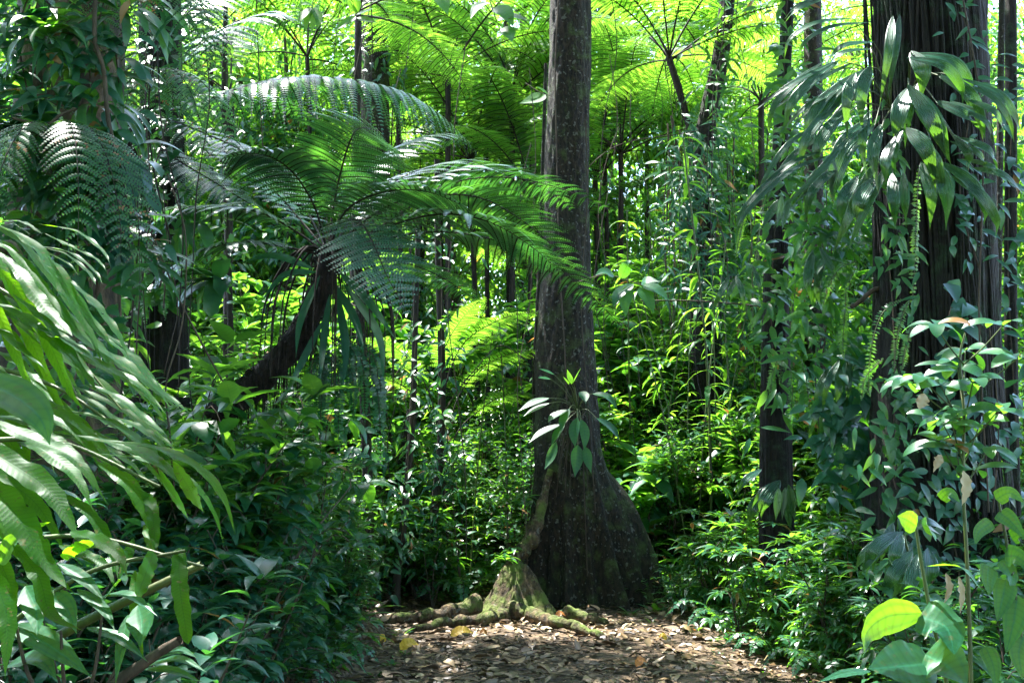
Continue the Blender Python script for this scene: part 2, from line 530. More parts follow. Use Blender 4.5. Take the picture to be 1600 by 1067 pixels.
M_BROAD = leaf_mat('broad ribbed leaf', (0.006, 0.046, 0.026), (0.020, 0.085, 0.042), (0.19, 0.50, 0.012), (0.34, 0.62, 0.02), 0.42, 0.4, 9, 5, 0.05, 0.5, 0.0, 0.3, holes=0.74, spec=0.3, veincol=0.35, pleats=1.5, stint=(.5, .8, .6))
M_DEAD = litter_mat()
M_SOIL = soil_mat()
M_BARK = bark_mat('mossy grey bark', (0.004, 0.003, 0.0015), (0.028, 0.019, 0.010), (0.014, 0.016, 0.007), 0.4, 32, 1.0, 0.42, (0.028, 0.042, 0.010), fleck=0.4)
M_ROOT = bark_mat('mossy root', (0.018, 0.012, 0.006), (0.13, 0.09, 0.045), (0.04, 0.028, 0.012), 0.5, 22, 1.0, 0.46, (0.06, 0.085, 0.014), fleck=0.3)
M_FIBRE = bark_mat('fibrous bark', (0.004, 0.0032, 0.0026), (0.018, 0.013, 0.008), (0.008, 0.009, 0.005), 0.14, 40, 1.0, 0.42, (0.014, 0.028, 0.012))
M_PALE = bark_mat('mottled pale bark', (0.02, 0.016, 0.011), (0.15, 0.105, 0.065), (0.035, 0.03, 0.022), 0.4, 9, 1.0, 0.3)
M_FTRUNK = bark_mat('black fern trunk', (0.006, 0.005, 0.004), (0.03, 0.02, 0.014), (0.015, 0.011, 0.008), 0.25, 30, 1.0)

# ---------------------------------------------------------------- ground
def build_ground():
    xs = np.concatenate([np.linspace(-90, -8, 24)[:-1], np.linspace(-8, 8, 200), np.linspace(8, 90, 24)[1:]])
    ys = np.concatenate([np.linspace(-30, 0, 10)[:-1], np.linspace(0, 16, 180), np.linspace(16, 140, 40)[1:]])
    X, Y = np.meshgrid(xs, ys)
    V = np.stack([X, Y, gz(X, Y)], -1)
    mb = MB()
    i, j = np.meshgrid(np.arange(len(ys) - 1), np.arange(len(xs) - 1), indexing='ij')
    n = len(xs)
    mb.add(V, np.stack([i * n + j, i * n + j + 1, (i + 1) * n + j + 1, (i + 1) * n + j], -1).reshape(-1, 4), np.zeros(V.shape))
    kind(mb.build('ground', M_SOIL), 'structure')


def on_ground(px, py):
    """where a photo pixel's ray meets the ground"""
    lo, hi = 1.0, 40.0
    for y in np.linspace(1, 40, 800):
        p = at(px, py, y)
        if p[2] < gz(p[0], p[1]):
            return np.array([p[0], p[1], float(gz(p[0], p[1]))])
    return at(px, py, 40)


def trunk_mesh(mb, pts, n=80, sides=40, amp=0.05, lobes=3, fine=0.012, fibre=0.0, mat=0, butt=()):
    """pts: (px, py, half width px, y)"""
    A = np.array([[*at(p[0], p[1], p[3]), p[2] * p[3] / F_PX] for p in pts])
    P = spline(A, n)
    Cn, R = P[:, :3], P[:, 3]
    th = np.linspace(0, 2 * np.pi, sides, endpoint=False)
    z = Cn[:, 2:3]
    rr = R[:, None] * (1 + amp * np.sin(lobes * th + 0.6 * z + 1) + amp * 0.5 * np.sin(5 * th - 1.3 * z) + fine * wob(th * 6 + 0 * z, z * 5 + 0 * th, 1.0) * 2
                       + fibre * np.abs(np.sin(th * 13 + 1.2 * np.sin(z * 0.9) + 0.4 * wob(th + 0 * z, z, 2))) + fibre * 0.5 * np.sin(th * 29 + z * 1.7))
    for ang, wd, zs, am in butt:
        da = np.abs((th - ang + np.pi) % (2 * np.pi) - np.pi)
        rr = rr + np.interp(z, zs[::-1], am[::-1]) * np.exp(-(da / wd) ** 2)[None, :] * (1 + .12 * wob(z * 3, th[None, :] * 4))
    T = nrm(np.gradient(Cn, axis=0))
    S = nrm(np.cross(T, [0, 1, 0.02]))
    B = np.cross(S, T)
    V = Cn[:, None] + (S[:, None] * np.cos(th)[None, :, None] + B[:, None] * np.sin(th)[None, :, None]) * rr[..., None]
    at_ = np.zeros(V.shape)
    i, j = np.meshgrid(np.arange(n - 1), np.arange(sides), indexing='ij')
    j2 = (j + 1) % sides
    mb.add(V, np.stack([i * sides + j, i * sides + j2, (i + 1) * sides + j2, (i + 1) * sides + j], -1).reshape(-1, 4), at_, mat)
    return Cn, R


def ridge_mesh(mb, ridges, x0, x1, y0, y1, st=0.02):
    X, Y = np.meshgrid(np.arange(x0, x1, st), np.arange(y0, y1, st))
    H = np.full(X.shape, -1.0)
    for pts, k, w in ridges:
        P = spline(pts, 60)
        P[:, 2] += 0.018 * wob(P[:, 0] * 9, P[:, 1] * 9)
        h = np.full(X.shape, -9.0)
        for a, b, c in P:
            d = np.sqrt((X - a) ** 2 + (Y - b) ** 2)
            q = np.maximum(0, 1 - k * (np.sqrt(d * d + w * w) - w) / (1.7 * max(c, .05)))
            h = np.maximum(h, np.where(q > .12, c * q ** 1.7 - .025, -1))
        m = np.maximum(H, h)
        H = np.where(np.abs(H - h) < 0.15, m + 0.25 * (0.15 - np.abs(H - h)) ** 2 / 0.15, m)
    G = gz(X, Y)
    H = H + 0.03 * wob(X, Y, 11) + 0.012 * wob(X, Y, 38, 3) + .006 * wob(X, Y, 90, 5)
    ok = H > G - 0.05
    Z = np.maximum(H, G - 0.06)
    idx = -np.ones(X.shape, int)
    f = ok[:-1, :-1] | ok[1:, :-1] | ok[:-1, 1:] | ok[1:, 1:]
    use = np.zeros(X.shape, bool)
    for a in (slice(None, -1), slice(1, None)):
        for b in (slice(None, -1), slice(1, None)):
            use[a, b] |= f
    idx[use] = np.arange(use.sum())
    i, j = np.nonzero(f)
    V = np.stack([X, Y, Z], -1)[use]
    mb.add(V, np.stack([idx[i, j], idx[i, j + 1], idx[i + 1, j + 1], idx[i + 1, j]], 1), np.zeros(V.shape))


# ---------------------------------------------------------------- canopy with gaps that let the sun through
GAPS = [(790, 955, 9.2, .55), (930, 990, 8.5, .4), (800, 985, 8.6, .4), (1020, 1010, 8, .15), (680, 975, 8.9, .35), (815, 890, 9.3, .25),
        (175, 530, 2.6, .2), (250, 610, 2.6, .2), (70, 430, 2.6, .12), (330, 760, 2.2, .14), (140, 640, 2.5, .1), (60, 700, 2.4, .06), (285, 930, 2.15, .13), (235, 880, 2.15, .1), (340, 780, 2.1, .1), (20, 850, 2.3, .08), (40, 560, 2.5, .06), (200, 1000, 2.2, .06), (100, 450, 2.6, .07), (225, 890, 2.5, .06), (120, 855, 2.5, .05),
        (1432, 110, 6.2, .2), (1490, 105, 6.2, .16), (1405, 190, 6.2, .14), (1470, 215, 6.2, .1), (1478, 310, 6.2, .1), (1290, 180, 6.4, .1), (1182, 262, 7, .2), (1245, 25, 6, .15),
        (1515, 530, 4, .26), (1480, 640, 4, .22), (1450, 590, 4, .18), (1540, 760, 3.6, .15),
        (1380, 980, 2.3, .17), (1500, 1040, 2.3, .17), (1430, 815, 2.3, .10), (1500, 885, 2.3, .10),
        (835, 635, 9.2, .22), (905, 590, 9.2, .15), (1150, 930, 7.5, .5), (1210, 850, 8, .4), (1120, 970, 7.5, .35), (1100, 860, 8.5, .4),
        (120, 130, 5, .22), (170, 30, 5, .18), (1310, 960, 6, .2), (600, 800, 11, .5), (700, 760, 12, .6), (640, 880, 10, .4), (760, 850, 11.5, .5), (560, 700, 10, .4), (980, 800, 11, .5), (1060, 780, 11.5, .5), (1150, 740, 11, .4), (480, 720, 8, .15), (420, 830, 6.8, .12), (530, 860, 7.5, .15), (350, 730, 6.5, .12), (400, 690, 7.5, .15), (540, 740, 8.5, .2), (460, 800, 7.2, .1), (370, 880, 6, .1), (560, 900, 8.2, .2), (500, 930, 7, .12), (330, 560, 7, .15), (260, 480, 6.5, .15), (440, 900, 6.4, .1)]


def sun_open(P):
    ok = np.ones(len(P), bool)
    for px, py, y, r in GAPS:
        q = at(px, py, y)
        d = P - q
        t = d @ SUN
        dist = np.linalg.norm(d - t[:, None] * SUN, axis=1)
        ok &= ~((t > 0.8) & (dist < r + (0.07 if y < 3 else 0.08)))
    return ok


def crown_clumps(mb, centres, rad, per, L, Wd, keep=None, droop=0.5, flat=0.5, shape='ovate', nu=2):
    """leafy twigs: per leaves scattered in each clump"""
    n = len(centres)
    rad = np.broadcast_to(rad, (n,))
    c = np.repeat(centres, per, 0)
    o = rng.normal(0, 1, (n * per, 3)) * np.repeat(rad, per)[:, None] * np.array([0.6, 0.6, 0.6 * flat])
    P = c + o
    if keep is not None:
        k = keep(P)
        P, o = P[k], o[k]
    m = len(P)
    d = nrm(o + rng.normal(0, 0.25, (m, 3)) * rad.mean() + np.array([0, 0, -0.35 * rad.mean()]))
    up = nrm(np.array([0, 0, 1.0]) + rng.normal(0, 0.45, (m, 3)))
    sc = U(0.6, 1.25, m)
    leaves(mb, P, d, up, L * sc, Wd * sc, droop, shape, nu, 0.3)


def build_big_trees():
    # the buttressed tree
    t = thing('buttressed_tree', 'dark straight tree with mossy buttress root at the end of the leaf-strewn path', 'tree', (0.7, 10.0, 0))
    mb = MB()
    zz = lambda *py: [float(at(900, q, 10)[2]) for q in py]
    Cn, R = trunk_mesh(mb, [(905, 985, 78, 10), (905, 940, 72, 10), (903, 880, 64, 10), (900, 820, 58, 10), (894, 760, 53, 10), (888, 700, 50, 10), (885, 620, 48, 10), (884, 560, 46, 10), (884, 480, 41, 10),
                            (886, 380, 36, 10), (885, 250, 35, 10), (889, 100, 34, 10), (890, 0, 33, 10), (892, -300, 30, 10), (890, -700, 26, 10), (880, -1000, 20, 10)], 300, 150, 0.04, 3, 0.024, butt=[
        (math.pi, .40, zz(700, 740, 780, 815, 850, 900, 960), [0, .05, .20, .28, .34, .40, .48]),
        (-2.65, .15, zz(660, 760, 850, 900, 970), [0, .03, .10, .18, .30]), (-2.15, .14, zz(600, 760, 850, 900, 970), [0, .05, .13, .2, .34]), (-1.75, .1, zz(640, 780, 880, 970), [0, .02, .09, .2]), (-1.3, .13, zz(620, 760, 850, 900, 970), [0, .04, .09, .13, .22]), (-.9, .1, zz(700, 850, 970), [0, .05, .12]),
        (-.4, .17, zz(700, 760, 800, 850, 900, 960), [0, .04, .09, .15, .2, .24]), (0.1, .28, zz(700, 760, 800, 850, 960), [0, .05, .08, .08, .12]), (2.2, .3, zz(700, 850, 970), [0, .2, .5]), (1.2, .3, zz(700, 850, 970), [0, .15, .4])])
    mb.build('trunk', M_BARK, t)
    A = lambda px, py, y: tuple(at(px, py, y))
    rb = MB()
    ridge_mesh(rb, [
        ([A(803, 866, 9.42), A(822, 884, 9.3), A(840, 912, 9.2), A(858, 944, 9.05), A(880, 966, 8.9), A(905, 985, 8.72)], 3.0, 0.07),
        ([A(803, 866, 9.42), A(792, 888, 9.4), A(779, 925, 9.3), A(757, 955, 9.1), (-0.52, 8.9, 0.13)], 2.8, 0.07),
        ([A(803, 866, 9.42), A(804, 905, 9.22), A(806, 945, 9.05)], 5, 0.035),
        ([A(792, 890, 9.4), A(780, 930, 9.55), A(765, 950, 9.7)], 3.2, 0.05),
    ], -1.7, 1.3, 7.9, 10.2, 0.014)
    root_parts = (([(-0.30, 9.08, .16), (-0.52, 8.9, .09), (-0.75, 8.82, .07), (-0.95, 8.70, .06), (-1.2, 8.66, .035), (-1.5, 8.5, -.03)], [.085, .055, .042, .02]),
                  ([(-0.02, 9.05, .08), (0.16, 8.85, .09), (0.34, 8.55, .07), (0.52, 8.42, .05), (0.74, 8.18, .0), (0.95, 8.1, -.06)], [.075, .055, .04, .02]),
                  ([(-0.05, 8.98, .06), (-0.28, 8.68, .06), (-0.5, 8.58, .05), (-0.72, 8.42, .04), (-1.0, 8.40, -.04)], [.06, .045, .035, .02]),
                  ([A(858, 735, 9.72), A(848, 790, 9.62), A(838, 825, 9.55), A(822, 853, 9.48), A(803, 874, 9.4)], [.03, .05, .065, .075, .07]),
                  ([A(838, 742, 9.95), A(836, 800, 9.85), A(822, 850, 9.7), A(812, 905, 9.6)], [.02, .03, .04, .04]),
                  ([(0.50, 8.95, .06), (0.66, 8.8, .045), (0.85, 8.78, .0), (1.0, 8.72, -.05)], [.06, .045, .025]))
    for pts, r in root_parts:
        q = np.array(pts, float)
        mb = MB()
        P = spline(q, 60)
        P = P + .022 * np.stack([wob(P[:, 0] * 11, P[:, 1] * 11), wob(P[:, 1] * 13, P[:, 0] * 9), wob(P[:, 0] * 17, P[:, 1] * 15)], 1)
        tube(mb, P, np.interp(np.linspace(0, 1, 60), np.linspace(0, 1, len(r)), r) * (1 + .12 * np.sin(np.arange(60) * .55) + U(-.05, .05, 60)), 16, 60, rough=.05)
        mb.build('root', M_ROOT, t)
    rb.build('buttress_root', M_ROOT, t)
    v = MB()
    for pts, r in (([(874, -40), (866, 120), (867, 200), (869, 290), (872, 420), (880, 560), (884, 700)], .008), ([(912, 200), (914, 330), (905, 480), (915, 640), (925, 800)], .006), ([(906, 640), (908, 760), (912, 890)], .006)):
        tube(v, [at(a, b, 10) + np.array([0, -np.interp(b, [0, 480, 700, 900], [.24, .29, .37, .5]), 0]) for a, b in pts], r, 5, 30)
    v.build('vine', M_BSTALK, t)
    trees = [t]

    # great fibrous tree on the right
    t2 = thing('fibrous_tree', 'great dark tree with stringy fibrous bark and palm leaves hanging on it', 'tree', (3.0, 7.4, 0))
    mb = MB()
    trunk_mesh(mb, [(1455, 1120, 118, 7.4), (1453, 1040, 108, 7.4), (1450, 900, 96, 7.4), (1452, 760, 92, 7.4), (1455, 600, 88, 7.4), (1456, 400, 88, 7.4), (1452, 200, 86, 7.4), (1450, 0, 84, 7.4), (1450, -400, 78, 7.4), (1450, -900, 66, 7.4), (1450, -1400, 50, 7.4)],
               160, 220, 0.045, 3, 0.016, 0.016)
    c0 = at(1452, 400, 7.4)
    for k in range(120):
        a = U(-2.9, -0.2)
        r = 0.46
        pts = []
        wv = U(-0.5, 0.5)
        top, bot = U(1.5, 8), U(-0.3, 2.5)
        for q, z in enumerate(np.linspace(top, bot, 7)):
            aa = a + wv * math.sin(z * 1.1 + k) * 0.5
            rz = r + 0.07 * smooth(2.0 - z, 0, 2)
            pts.append((c0[0] + rz * math.cos(aa), c0[1] + rz * math.sin(aa), z))
        tube(mb, pts, U(0.004, 0.015), 5, 24)
    mb.build('trunk', M_FIBRE, t2)
    trees.append(t2)

    # old mottled tree on the left
    t3 = thing('mottled_tree', 'old pale mottled tree crowded with epiphytes above the wavy-leaved fern', 'tree', (-2.6, 5.6, 0))
    mb = MB()
    trunk_mesh(mb, [(95, 1000, 110, 5.6), (95, 760, 96, 5.6), (100, 500, 86, 5.6), (108, 250, 80, 5.6), (115, 0, 78, 5.6), (120, -400, 72, 5.6), (130, -1000, 60, 5.6), (130, -1700, 40, 5.6)], 120, 60, 0.05, 3, 0.02, 0.02)
    mb.build('trunk', M_PALE, t3)
    trees.append(t3)
    t4 = thing('dark_tree', 'black fibrous tree hung with sword ferns just behind the mottled tree', 'tree', (-2.8, 7.9, 0))
    mb = MB()
    trunk_mesh(mb, [(255, 800, 44, 7.9), (255, 500, 36, 7.9), (254, 250, 32, 7.9), (250, 0, 30, 7.9), (245, -500, 26, 7.9), (240, -1000, 20, 7.9)], 90, 90, 0.06, 3, 0.01, 0.07)
    mb.build('trunk', M_FIBRE, t4)
    trees.append(t4)

    # crowns high above the frame, their shade falls on everything near
    heads = [np.array([0.7, 10, 11.5]), np.array([3.0, 7.4, 10.8]), np.array([-2.8, 5.6, 10.8]), np.array([-3.2, 7.9, 11.2])]
    n = 4900
    cen = np.stack([U(-13, 11, n), U(-11, 13.6, n), U(9.8, 13.0, n)], 1)
    # leave the edge ragged and thin over the path's far end
    cen = cen[(cen[:, 1] < 11.2 + 1.3 * (cen[:, 0] < .5) + 1.1 * wob(cen[:, 0], cen[:, 0] * 0.5, 1.7)) & (cen[:, 2] > 9.3 + 0.1 * cen[:, 1])]
    who = np.argmin(np.stack([np.linalg.norm((cen - h) * np.array([1, 1, 0.3]), axis=1) for h in heads]), 0)
    for k, (tr, h) in enumerate(zip(trees, heads)):
        mine = cen[who == k]
        mb = MB()
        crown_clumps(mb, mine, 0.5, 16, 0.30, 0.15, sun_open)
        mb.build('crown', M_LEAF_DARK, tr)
        lb = MB()
        for c in mine[::max(1, len(mine) // 24)]:
            mid = (h + c) / 2 + np.array([0, 0, 0.5])
            if sun_open(spline([h + np.array([0, 0, -1.2]), mid, c], 30)).all():
                tube(lb, [h + np.array([0, 0, -1.2]), mid, c], [0.10, 0.06, 0.02], 7, 14)
        lb.build('limb', M_BARK if k == 0 else M_FIBRE, tr)


# ---------------------------------------------------------------- tree ferns
def fern_trunk(pts, parent, r, ragged=True, hairs=320):
    mb = MB()
    P = spline(pts, 40)
    tube(mb, pts, r, 14, 40, rough=0.12)
    if ragged:
        rad = np.interp(np.linspace(0, 1, 40), np.linspace(0, 1, len(r)), r)
        for q in range(hairs):
            i = int(U(0, 39.9))
            a = nrm(rng.normal(0, 1, 3) * np.array([1, 1, 0.2]))
            p = P[i] + a * rad[i] * 0.9
            e = p + a * U(0.02, 0.06) + np.array([0, 0, U(-0.05, -0.35)])
            tube(mb, [p, p + a * U(.02, .06), e], [0.009, 0.006, 0.002], 4, 5)
    mb.build('trunk', M_FTRUNK, parent)


def hero_fern():
    c = at(515, 398, 7.0)
    t = thing('tree_fern', 'leaning tree fern with black trunk and wide teal fronds left of the buttressed tree', 'tree fern', tuple(c + np.array([-1.2, 0, -1.6])))
    fern_trunk([at(200, 760, 7.2), at(265, 702, 7.1), at(330, 652, 7.0), at(385, 610, 7.0), at(432, 568, 7.0), at(470, 520, 7.0), at(498, 462, 7.0), c], t, [.12, .12, .115, .105, .095, .09, .085, .07])
    L = [
        ([(512, 398, 7.0), (560, 372, 6.9), (610, 345, 6.8), (697, 289, 6.9), (788, 277, 7.2), (880, 296, 7.6), (968, 335, 8.0)], .40, (0, .2, 1), .40),
        ([(515, 395, 7), (570, 345, 6.7), (640, 309, 6.5), (737, 306, 6.6), (800, 334, 6.9), (860, 380, 7.2), (930, 445, 7.5)], .40, (0, .1, 1), .30),
        ([(515, 400, 7), (600, 374, 6.6), (680, 362, 6.4), (770, 374, 6.5), (860, 410, 6.8), (930, 468, 7.1), (990, 530, 7.4)], .38, (0, -.1, 1), .35),
        ([(512, 392, 7), (528, 352, 6.6), (560, 345, 6.1), (585, 385, 5.75), (605, 432, 5.5), (640, 495, 5.3)], .36, (0.2, -1, .55), .15),
        ([(515, 392, 7), (520, 330, 6.9), (534, 262, 6.7), (550, 214, 6.3), (566, 200, 5.8), (596, 206, 5.3)], .46, (0, .8, .7), .25),
        ([(512, 398, 7), (460, 360, 6.8), (400, 330, 6.6), (320, 322, 6.6), (240, 332, 6.6), (160, 356, 6.6)], .36, (0, -.2, 1), .35),
        ([(512, 395, 7), (470, 345, 7.2), (430, 300, 7.4), (380, 255, 7.6), (330, 232, 7.9), (270, 228, 8.2)], .38, (0, .1, 1), .4),
        ([(512, 400, 7), (440, 385, 6.8), (380, 378, 6.5), (300, 398, 6.3), (235, 455, 6.1)], .34, (0, 0, 1), .35),
        ([(518, 402, 7), (600, 404, 7.6), (680, 428, 8.2), (760, 480, 8.8)], .36, (0, 0, 1), .3),
        ([(515, 395, 7), (560, 330, 7.6), (640, 272, 8.4), (720, 252, 9.2), (790, 266, 9.8)], .40, (0, .1, 1), .3),
        ([(512, 395, 7), (480, 330, 7.8), (440, 268, 8.6), (390, 236, 9.4), (330, 240, 10)], .40, (0, .1, 1), .3),
        ([(512, 396, 7), (540, 330, 6.4), (600, 300, 6.0), (670, 300, 5.8), (740, 330, 5.7)], .40, (0, .2, 1), .3),
        ([(515, 395, 7), (580, 335, 7.1), (660, 285, 7.4), (750, 265, 7.9), (840, 290, 8.4), (900, 330, 8.8)], .44, (0, .1, 1), .35),
        ([(515, 395, 7), (590, 360, 6.3), (680, 335, 5.9), (760, 345, 5.8), (830, 385, 5.9), (880, 430, 6.0)], .40, (0, 0, 1), .35),
        ([(515, 392, 7), (545, 300, 7.2), (600, 240, 7.6), (670, 215, 8.1), (740, 225, 8.6)], .42, (0, .2, 1), .4),
        ([(512, 395, 7), (490, 320, 6.6), (450, 262, 6.3), (400, 240, 6.1), (340, 250, 6.0)], .40, (0, .1, 1), .35),
    ]
    for pts, lp, up, dr in L:
        mb = MB()
        frond(mb, [at(*p) for p in pts], up, 29, lp * 1.08, 0.2, dr, pin=.017, plen=.108)
        mb.build('frond', [M_FERN, M_STALK], t)
    mb = MB()
    for k in range(28):
        a = U(0, 6.28)
        d = np.array([math.cos(a) * .35, math.sin(a) * .25, 0])
        tube(mb, [c, c + d * 0.7 + np.array([0, 0, .02]), c + d * 1.3 + np.array([0, 0, -.35]), c + d * 1.4 + np.array([0, 0, U(-1.1, -.7)])], [.012, .008, .003], 5, 14)
    mb.build('dead_stalk', M_STALK, t)
    # dark strap-leaved epiphyte and sword ferns that hang from its trunk
    e = thing('epiphyte', 'dark strap-leaved epiphyte clinging under the crown of the leaning tree fern', 'epiphyte', tuple(at(515, 440, 6.95)))
    for pts, w in (([(530, 425), (575, 470), (622, 535)], .1), ([(520, 440), (555, 500), (570, 560)], .09), ([(500, 430), (470, 500), (462, 560)], .08), ([(490, 420), (430, 400), (375, 410)], .09), ([(495, 425), (445, 430), (405, 475)], .08),
                   ([(525, 450), (540, 540), (535, 610)], .09), ([(515, 460), (505, 540), (500, 600)], .08), ([(535, 440), (590, 520), (600, 600)], .09), ([(505, 500), (470, 570), (440, 630)], .08)):
        mb = MB()
        path_leaf(mb, [at(p[0], p[1], 6.9 - 0.15 * i) for i, p in enumerate(pts)], w * .68, (0.1, -1, .3), 'lance', 14, 5, 0.15, 0.02)
        mb.build('leaf', M_LEAF_DARK, e)
    s = thing('sword_fern', 'sword fern curtain hanging below the trunk of the leaning tree fern', 'fern', tuple(at(520, 560, 6.95)), 'hanging sword ferns')
    for k in range(15):
        x, y0 = U(478, 600), U(520, 560)
        ln = U(90, 190)
        mb = MB()
        dx = (x - 530) * 0.35
        sword(mb, [at(500 + (x - 500) * .4, y0, 6.95), at(x, y0 + ln * .25, 6.8), at(x + dx * .5, y0 + ln * .6, 6.8), at(x + dx * .6, y0 + ln, 6.85)], U(.08, .12), 36)
        mb.build('frond', [M_LEAF_DARK, M_STALK], s)


def upper_left_fern():
    t = thing('tree_fern', 'tree fern behind the mottled tree whose long frond hangs pinnae across the upper left', 'tree fern', tuple(at(210, 420, 8.6)))
    fern_trunk([at(205, 780, 8.6), at(205, 500, 8.6), at(208, 300, 8.4), at(212, 195, 8.1)], t, [.12, .1, .09, .08])
    for pts, lp, up, dr in (
        ([(212, 195, 8.1), (233, 178, 7.5), (330, 213, 7.1), (400, 248, 6.9), (475, 292, 6.8)], .30, (0.1, -.5, 1), .35),
        ([(212, 195, 8.1), (270, 180, 8), (320, 158, 8), (400, 130, 8), (480, 121, 8), (570, 128, 8), (640, 150, 8.1), (700, 190, 8.2), (752, 246, 8.3)], .62, (0, -.2, 1), .95),
        ([(212, 195, 8.1), (262, 240, 7.6), (340, 288, 7.3), (450, 356, 7.2)], .36, (0, -.4, 1), .35),
        ([(212, 195, 8.1), (290, 95, 8.2), (350, 45, 8.6), (420, 25, 9), (490, 50, 9.4)], .5, (0, 0, 1), .5),
        ([(212, 195, 8.1), (255, 80, 8.5), (300, 10, 9), (360, -10, 9.6), (420, 10, 10)], .5, (0, 0, 1), .5),
        ([(212, 195, 8.1), (150, 130, 8.2), (80, 120, 8.4), (0, 150, 8.5)], .45, (0, 0, 1), .4),
        ([(212, 195, 8.1), (300, 150, 9), (400, 150, 10), (500, 190, 11)], .45, (0, 0, 1), .4),
    ):
        mb = MB()
        frond(mb, [at(*p) for p in pts], up, 32, lp, 0.2, dr, 0.019, plen=.10)
        mb.build('frond', [M_FERN, M_STALK], t)


FROND_MESH, FROND_TIP = [], []


def frond_protos():
    for k, (el, bend) in enumerate(((1.15, 1.5), (0.9, 1.5), (0.65, 1.35), (0.35, 1.2), (1.3, 1.9))):
        pts, p, a = [np.zeros(3)], np.zeros(3), el
        for i in range(10):
            p = p + np.array([0, math.cos(a), math.sin(a)]) * 0.22
            a -= bend / 10 * (0.5 + 0.1 * i)
            pts.append(p)
        mb = MB()
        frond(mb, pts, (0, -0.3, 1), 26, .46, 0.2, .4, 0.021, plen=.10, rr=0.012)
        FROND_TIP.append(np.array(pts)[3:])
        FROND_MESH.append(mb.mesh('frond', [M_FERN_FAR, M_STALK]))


def bg_fern(cx, cy, y, base_py, label, n=13, sc=1.0, r=.07, lean=0, az0=0.0):
    if y > 12.55:
        k = 1 + .3 * (1 + .6 * wob(cx * .03, cy * .05))
        y, sc, n = y * k, sc * k, int(n * .72)
        base_py = 800
    c = at(cx, cy, y)
    b = at(cx + lean, base_py, y)
    t = thing('tree_fern', label, 'tree fern', tuple(b), 'tree ferns in the sun behind the buttressed tree')
    fern_trunk([b + np.array([0, 0, -.3]), b * .6 + c * .4 + np.array([U(-.1, .1), 0, 0]), c], t, [r * 1.1, r * .8, r * .8], True, 70)
    for k in range(n):
        az, me, s = az0 + k * 2.39996 + U(-.2, .2), int(U(0, 4.999)), sc * U(.85, 1.15)
        rd = FROND_TIP[me] * s
        pts = c + np.stack([-math.sin(az) * rd[:, 1], math.cos(az) * rd[:, 1], rd[:, 2]], 1)
        if not sun_open(pts).all():
            continue
        o = bpy.data.objects.new('frond', FROND_MESH[me])
        C.objects.link(o)
        o.parent = t
        o.location = Vector(c - b) + Vector((0, 0, U(-.05, .05)))
        o.rotation_euler = (0, U(-.15, .15), az)
        o.scale = (s, s, s)


def bg_ferns():
    frond_protos()
    for a in (
        (1046, 92, 12.5, 420, 'tall tree fern on a slim curved black trunk right of the buttressed tree', 17, 1.15, .055, 95),
        (700, 120, 12.6, 900, 'large lime tree fern arching above the leaning fern beside the buttressed tree', 17, 1.25, .06, 5),
        (930, 280, 14.2, 860, 'sunlit tree fern whose fronds fan out behind the buttressed tree', 16, 1.25, .06, 5),
        (800, 150, 13.2, 860, 'yellow-green tree fern pressed against the left edge of the buttressed tree', 17, 1.2, .06, 5),
        (1010, 190, 14.6, 860, 'lime tree fern in the gap between the buttressed and the hanging-root tree', 16, 1.2, .06, 5),
        (610, 250, 14.8, 860, 'lime tree fern glowing behind the hanging pinnae', 16, 1.2, .06, 5),
        (1190, 160, 13.0, 860, 'green tree fern behind the dull climbing palm', 16, 1.2, .06, 5),
        (620, 60, 13.0, 860, 'lime tree fern at the top above the long hanging frond tip', 15, 1.2, .05, 5),
        (760, 45, 14.5, 860, 'lime tree fern at the top edge midway to the distant trunk', 15, 1.25, .05, 5),
        (690, 215, 13.6, 860, 'lime tree fern low behind the upper fronds of the leaning fern', 15, 1.15, .05, 5),
        (830, 300, 13.2, 860, 'tree fern whose crown hides behind the middle of the buttressed tree', 15, 1.15, .05, 5),
        (940, 60, 13.6, 860, 'lime tree fern at the top right beside the buttressed tree', 15, 1.2, .05, 5),
        (480, 90, 13.4, 860, 'lime tree fern under the pale drooping sprig', 15, 1.2, .05, 5),
        (330, 55, 13.0, 860, 'lime tree fern at the top right of the black fibrous tree', 15, 1.2, .05, 5),
        (1110, 130, 13.4, 860, 'green tree fern left of the bent bare trunk', 15, 1.15, .05, 5),
        (970, 240, 13.0, 860, 'green tree fern low in the gap right of the buttressed tree', 15, 1.1, .05, 5),
        (645, 640, 10.8, 930, 'tree fern with upright dark stalks growing low between the two trunks of the path end', 14, .95, .07, -25),
        (735, 250, 13.5, 860, 'glowing tree fern whose crown touches the left side of the buttressed tree', 17, 1.25, .06, 10),
        (560, 20, 12.5, 820, 'bright tree fern over the pinnae of the long hanging frond', 17, 1.3, .06, 0),
        (790, 20, 15, 820, 'yellow-green tree fern at the top edge left of the buttressed tree', 17, 1.35, .06, 0),
        (970, 150, 15, 800, 'yellow-green tree fern showing past the right edge of the buttressed tree', 17, 1.35, .06, 0),
        (360, 150, 11.5, 700, 'lime-green tree fern in the gap right of the black fibrous tree', 14, 1.0, .06, 0),
        (870, 420, 13.5, 860, 'low tree fern spreading sunlit fronds directly behind the buttressed tree', 16, 1.2, .06, 0),
        (1230, 60, 14, 800, 'tree fern above the narrow striped trunk on the right', 16, 1.3, .06, 0),
        (660, 380, 16, 860, 'distant tree fern seen under the arching fronds of the leaning fern', 16, 1.35, .06, 0),
        (470, 330, 15, 800, 'distant tree fern behind the crown of the leaning fern', 16, 1.3, .06, 0),
        (1120, 330, 16.5, 840, 'distant tree fern behind the hanging-root tree', 16, 1.35, .06, 0),
    ):
        bg_fern(*a)


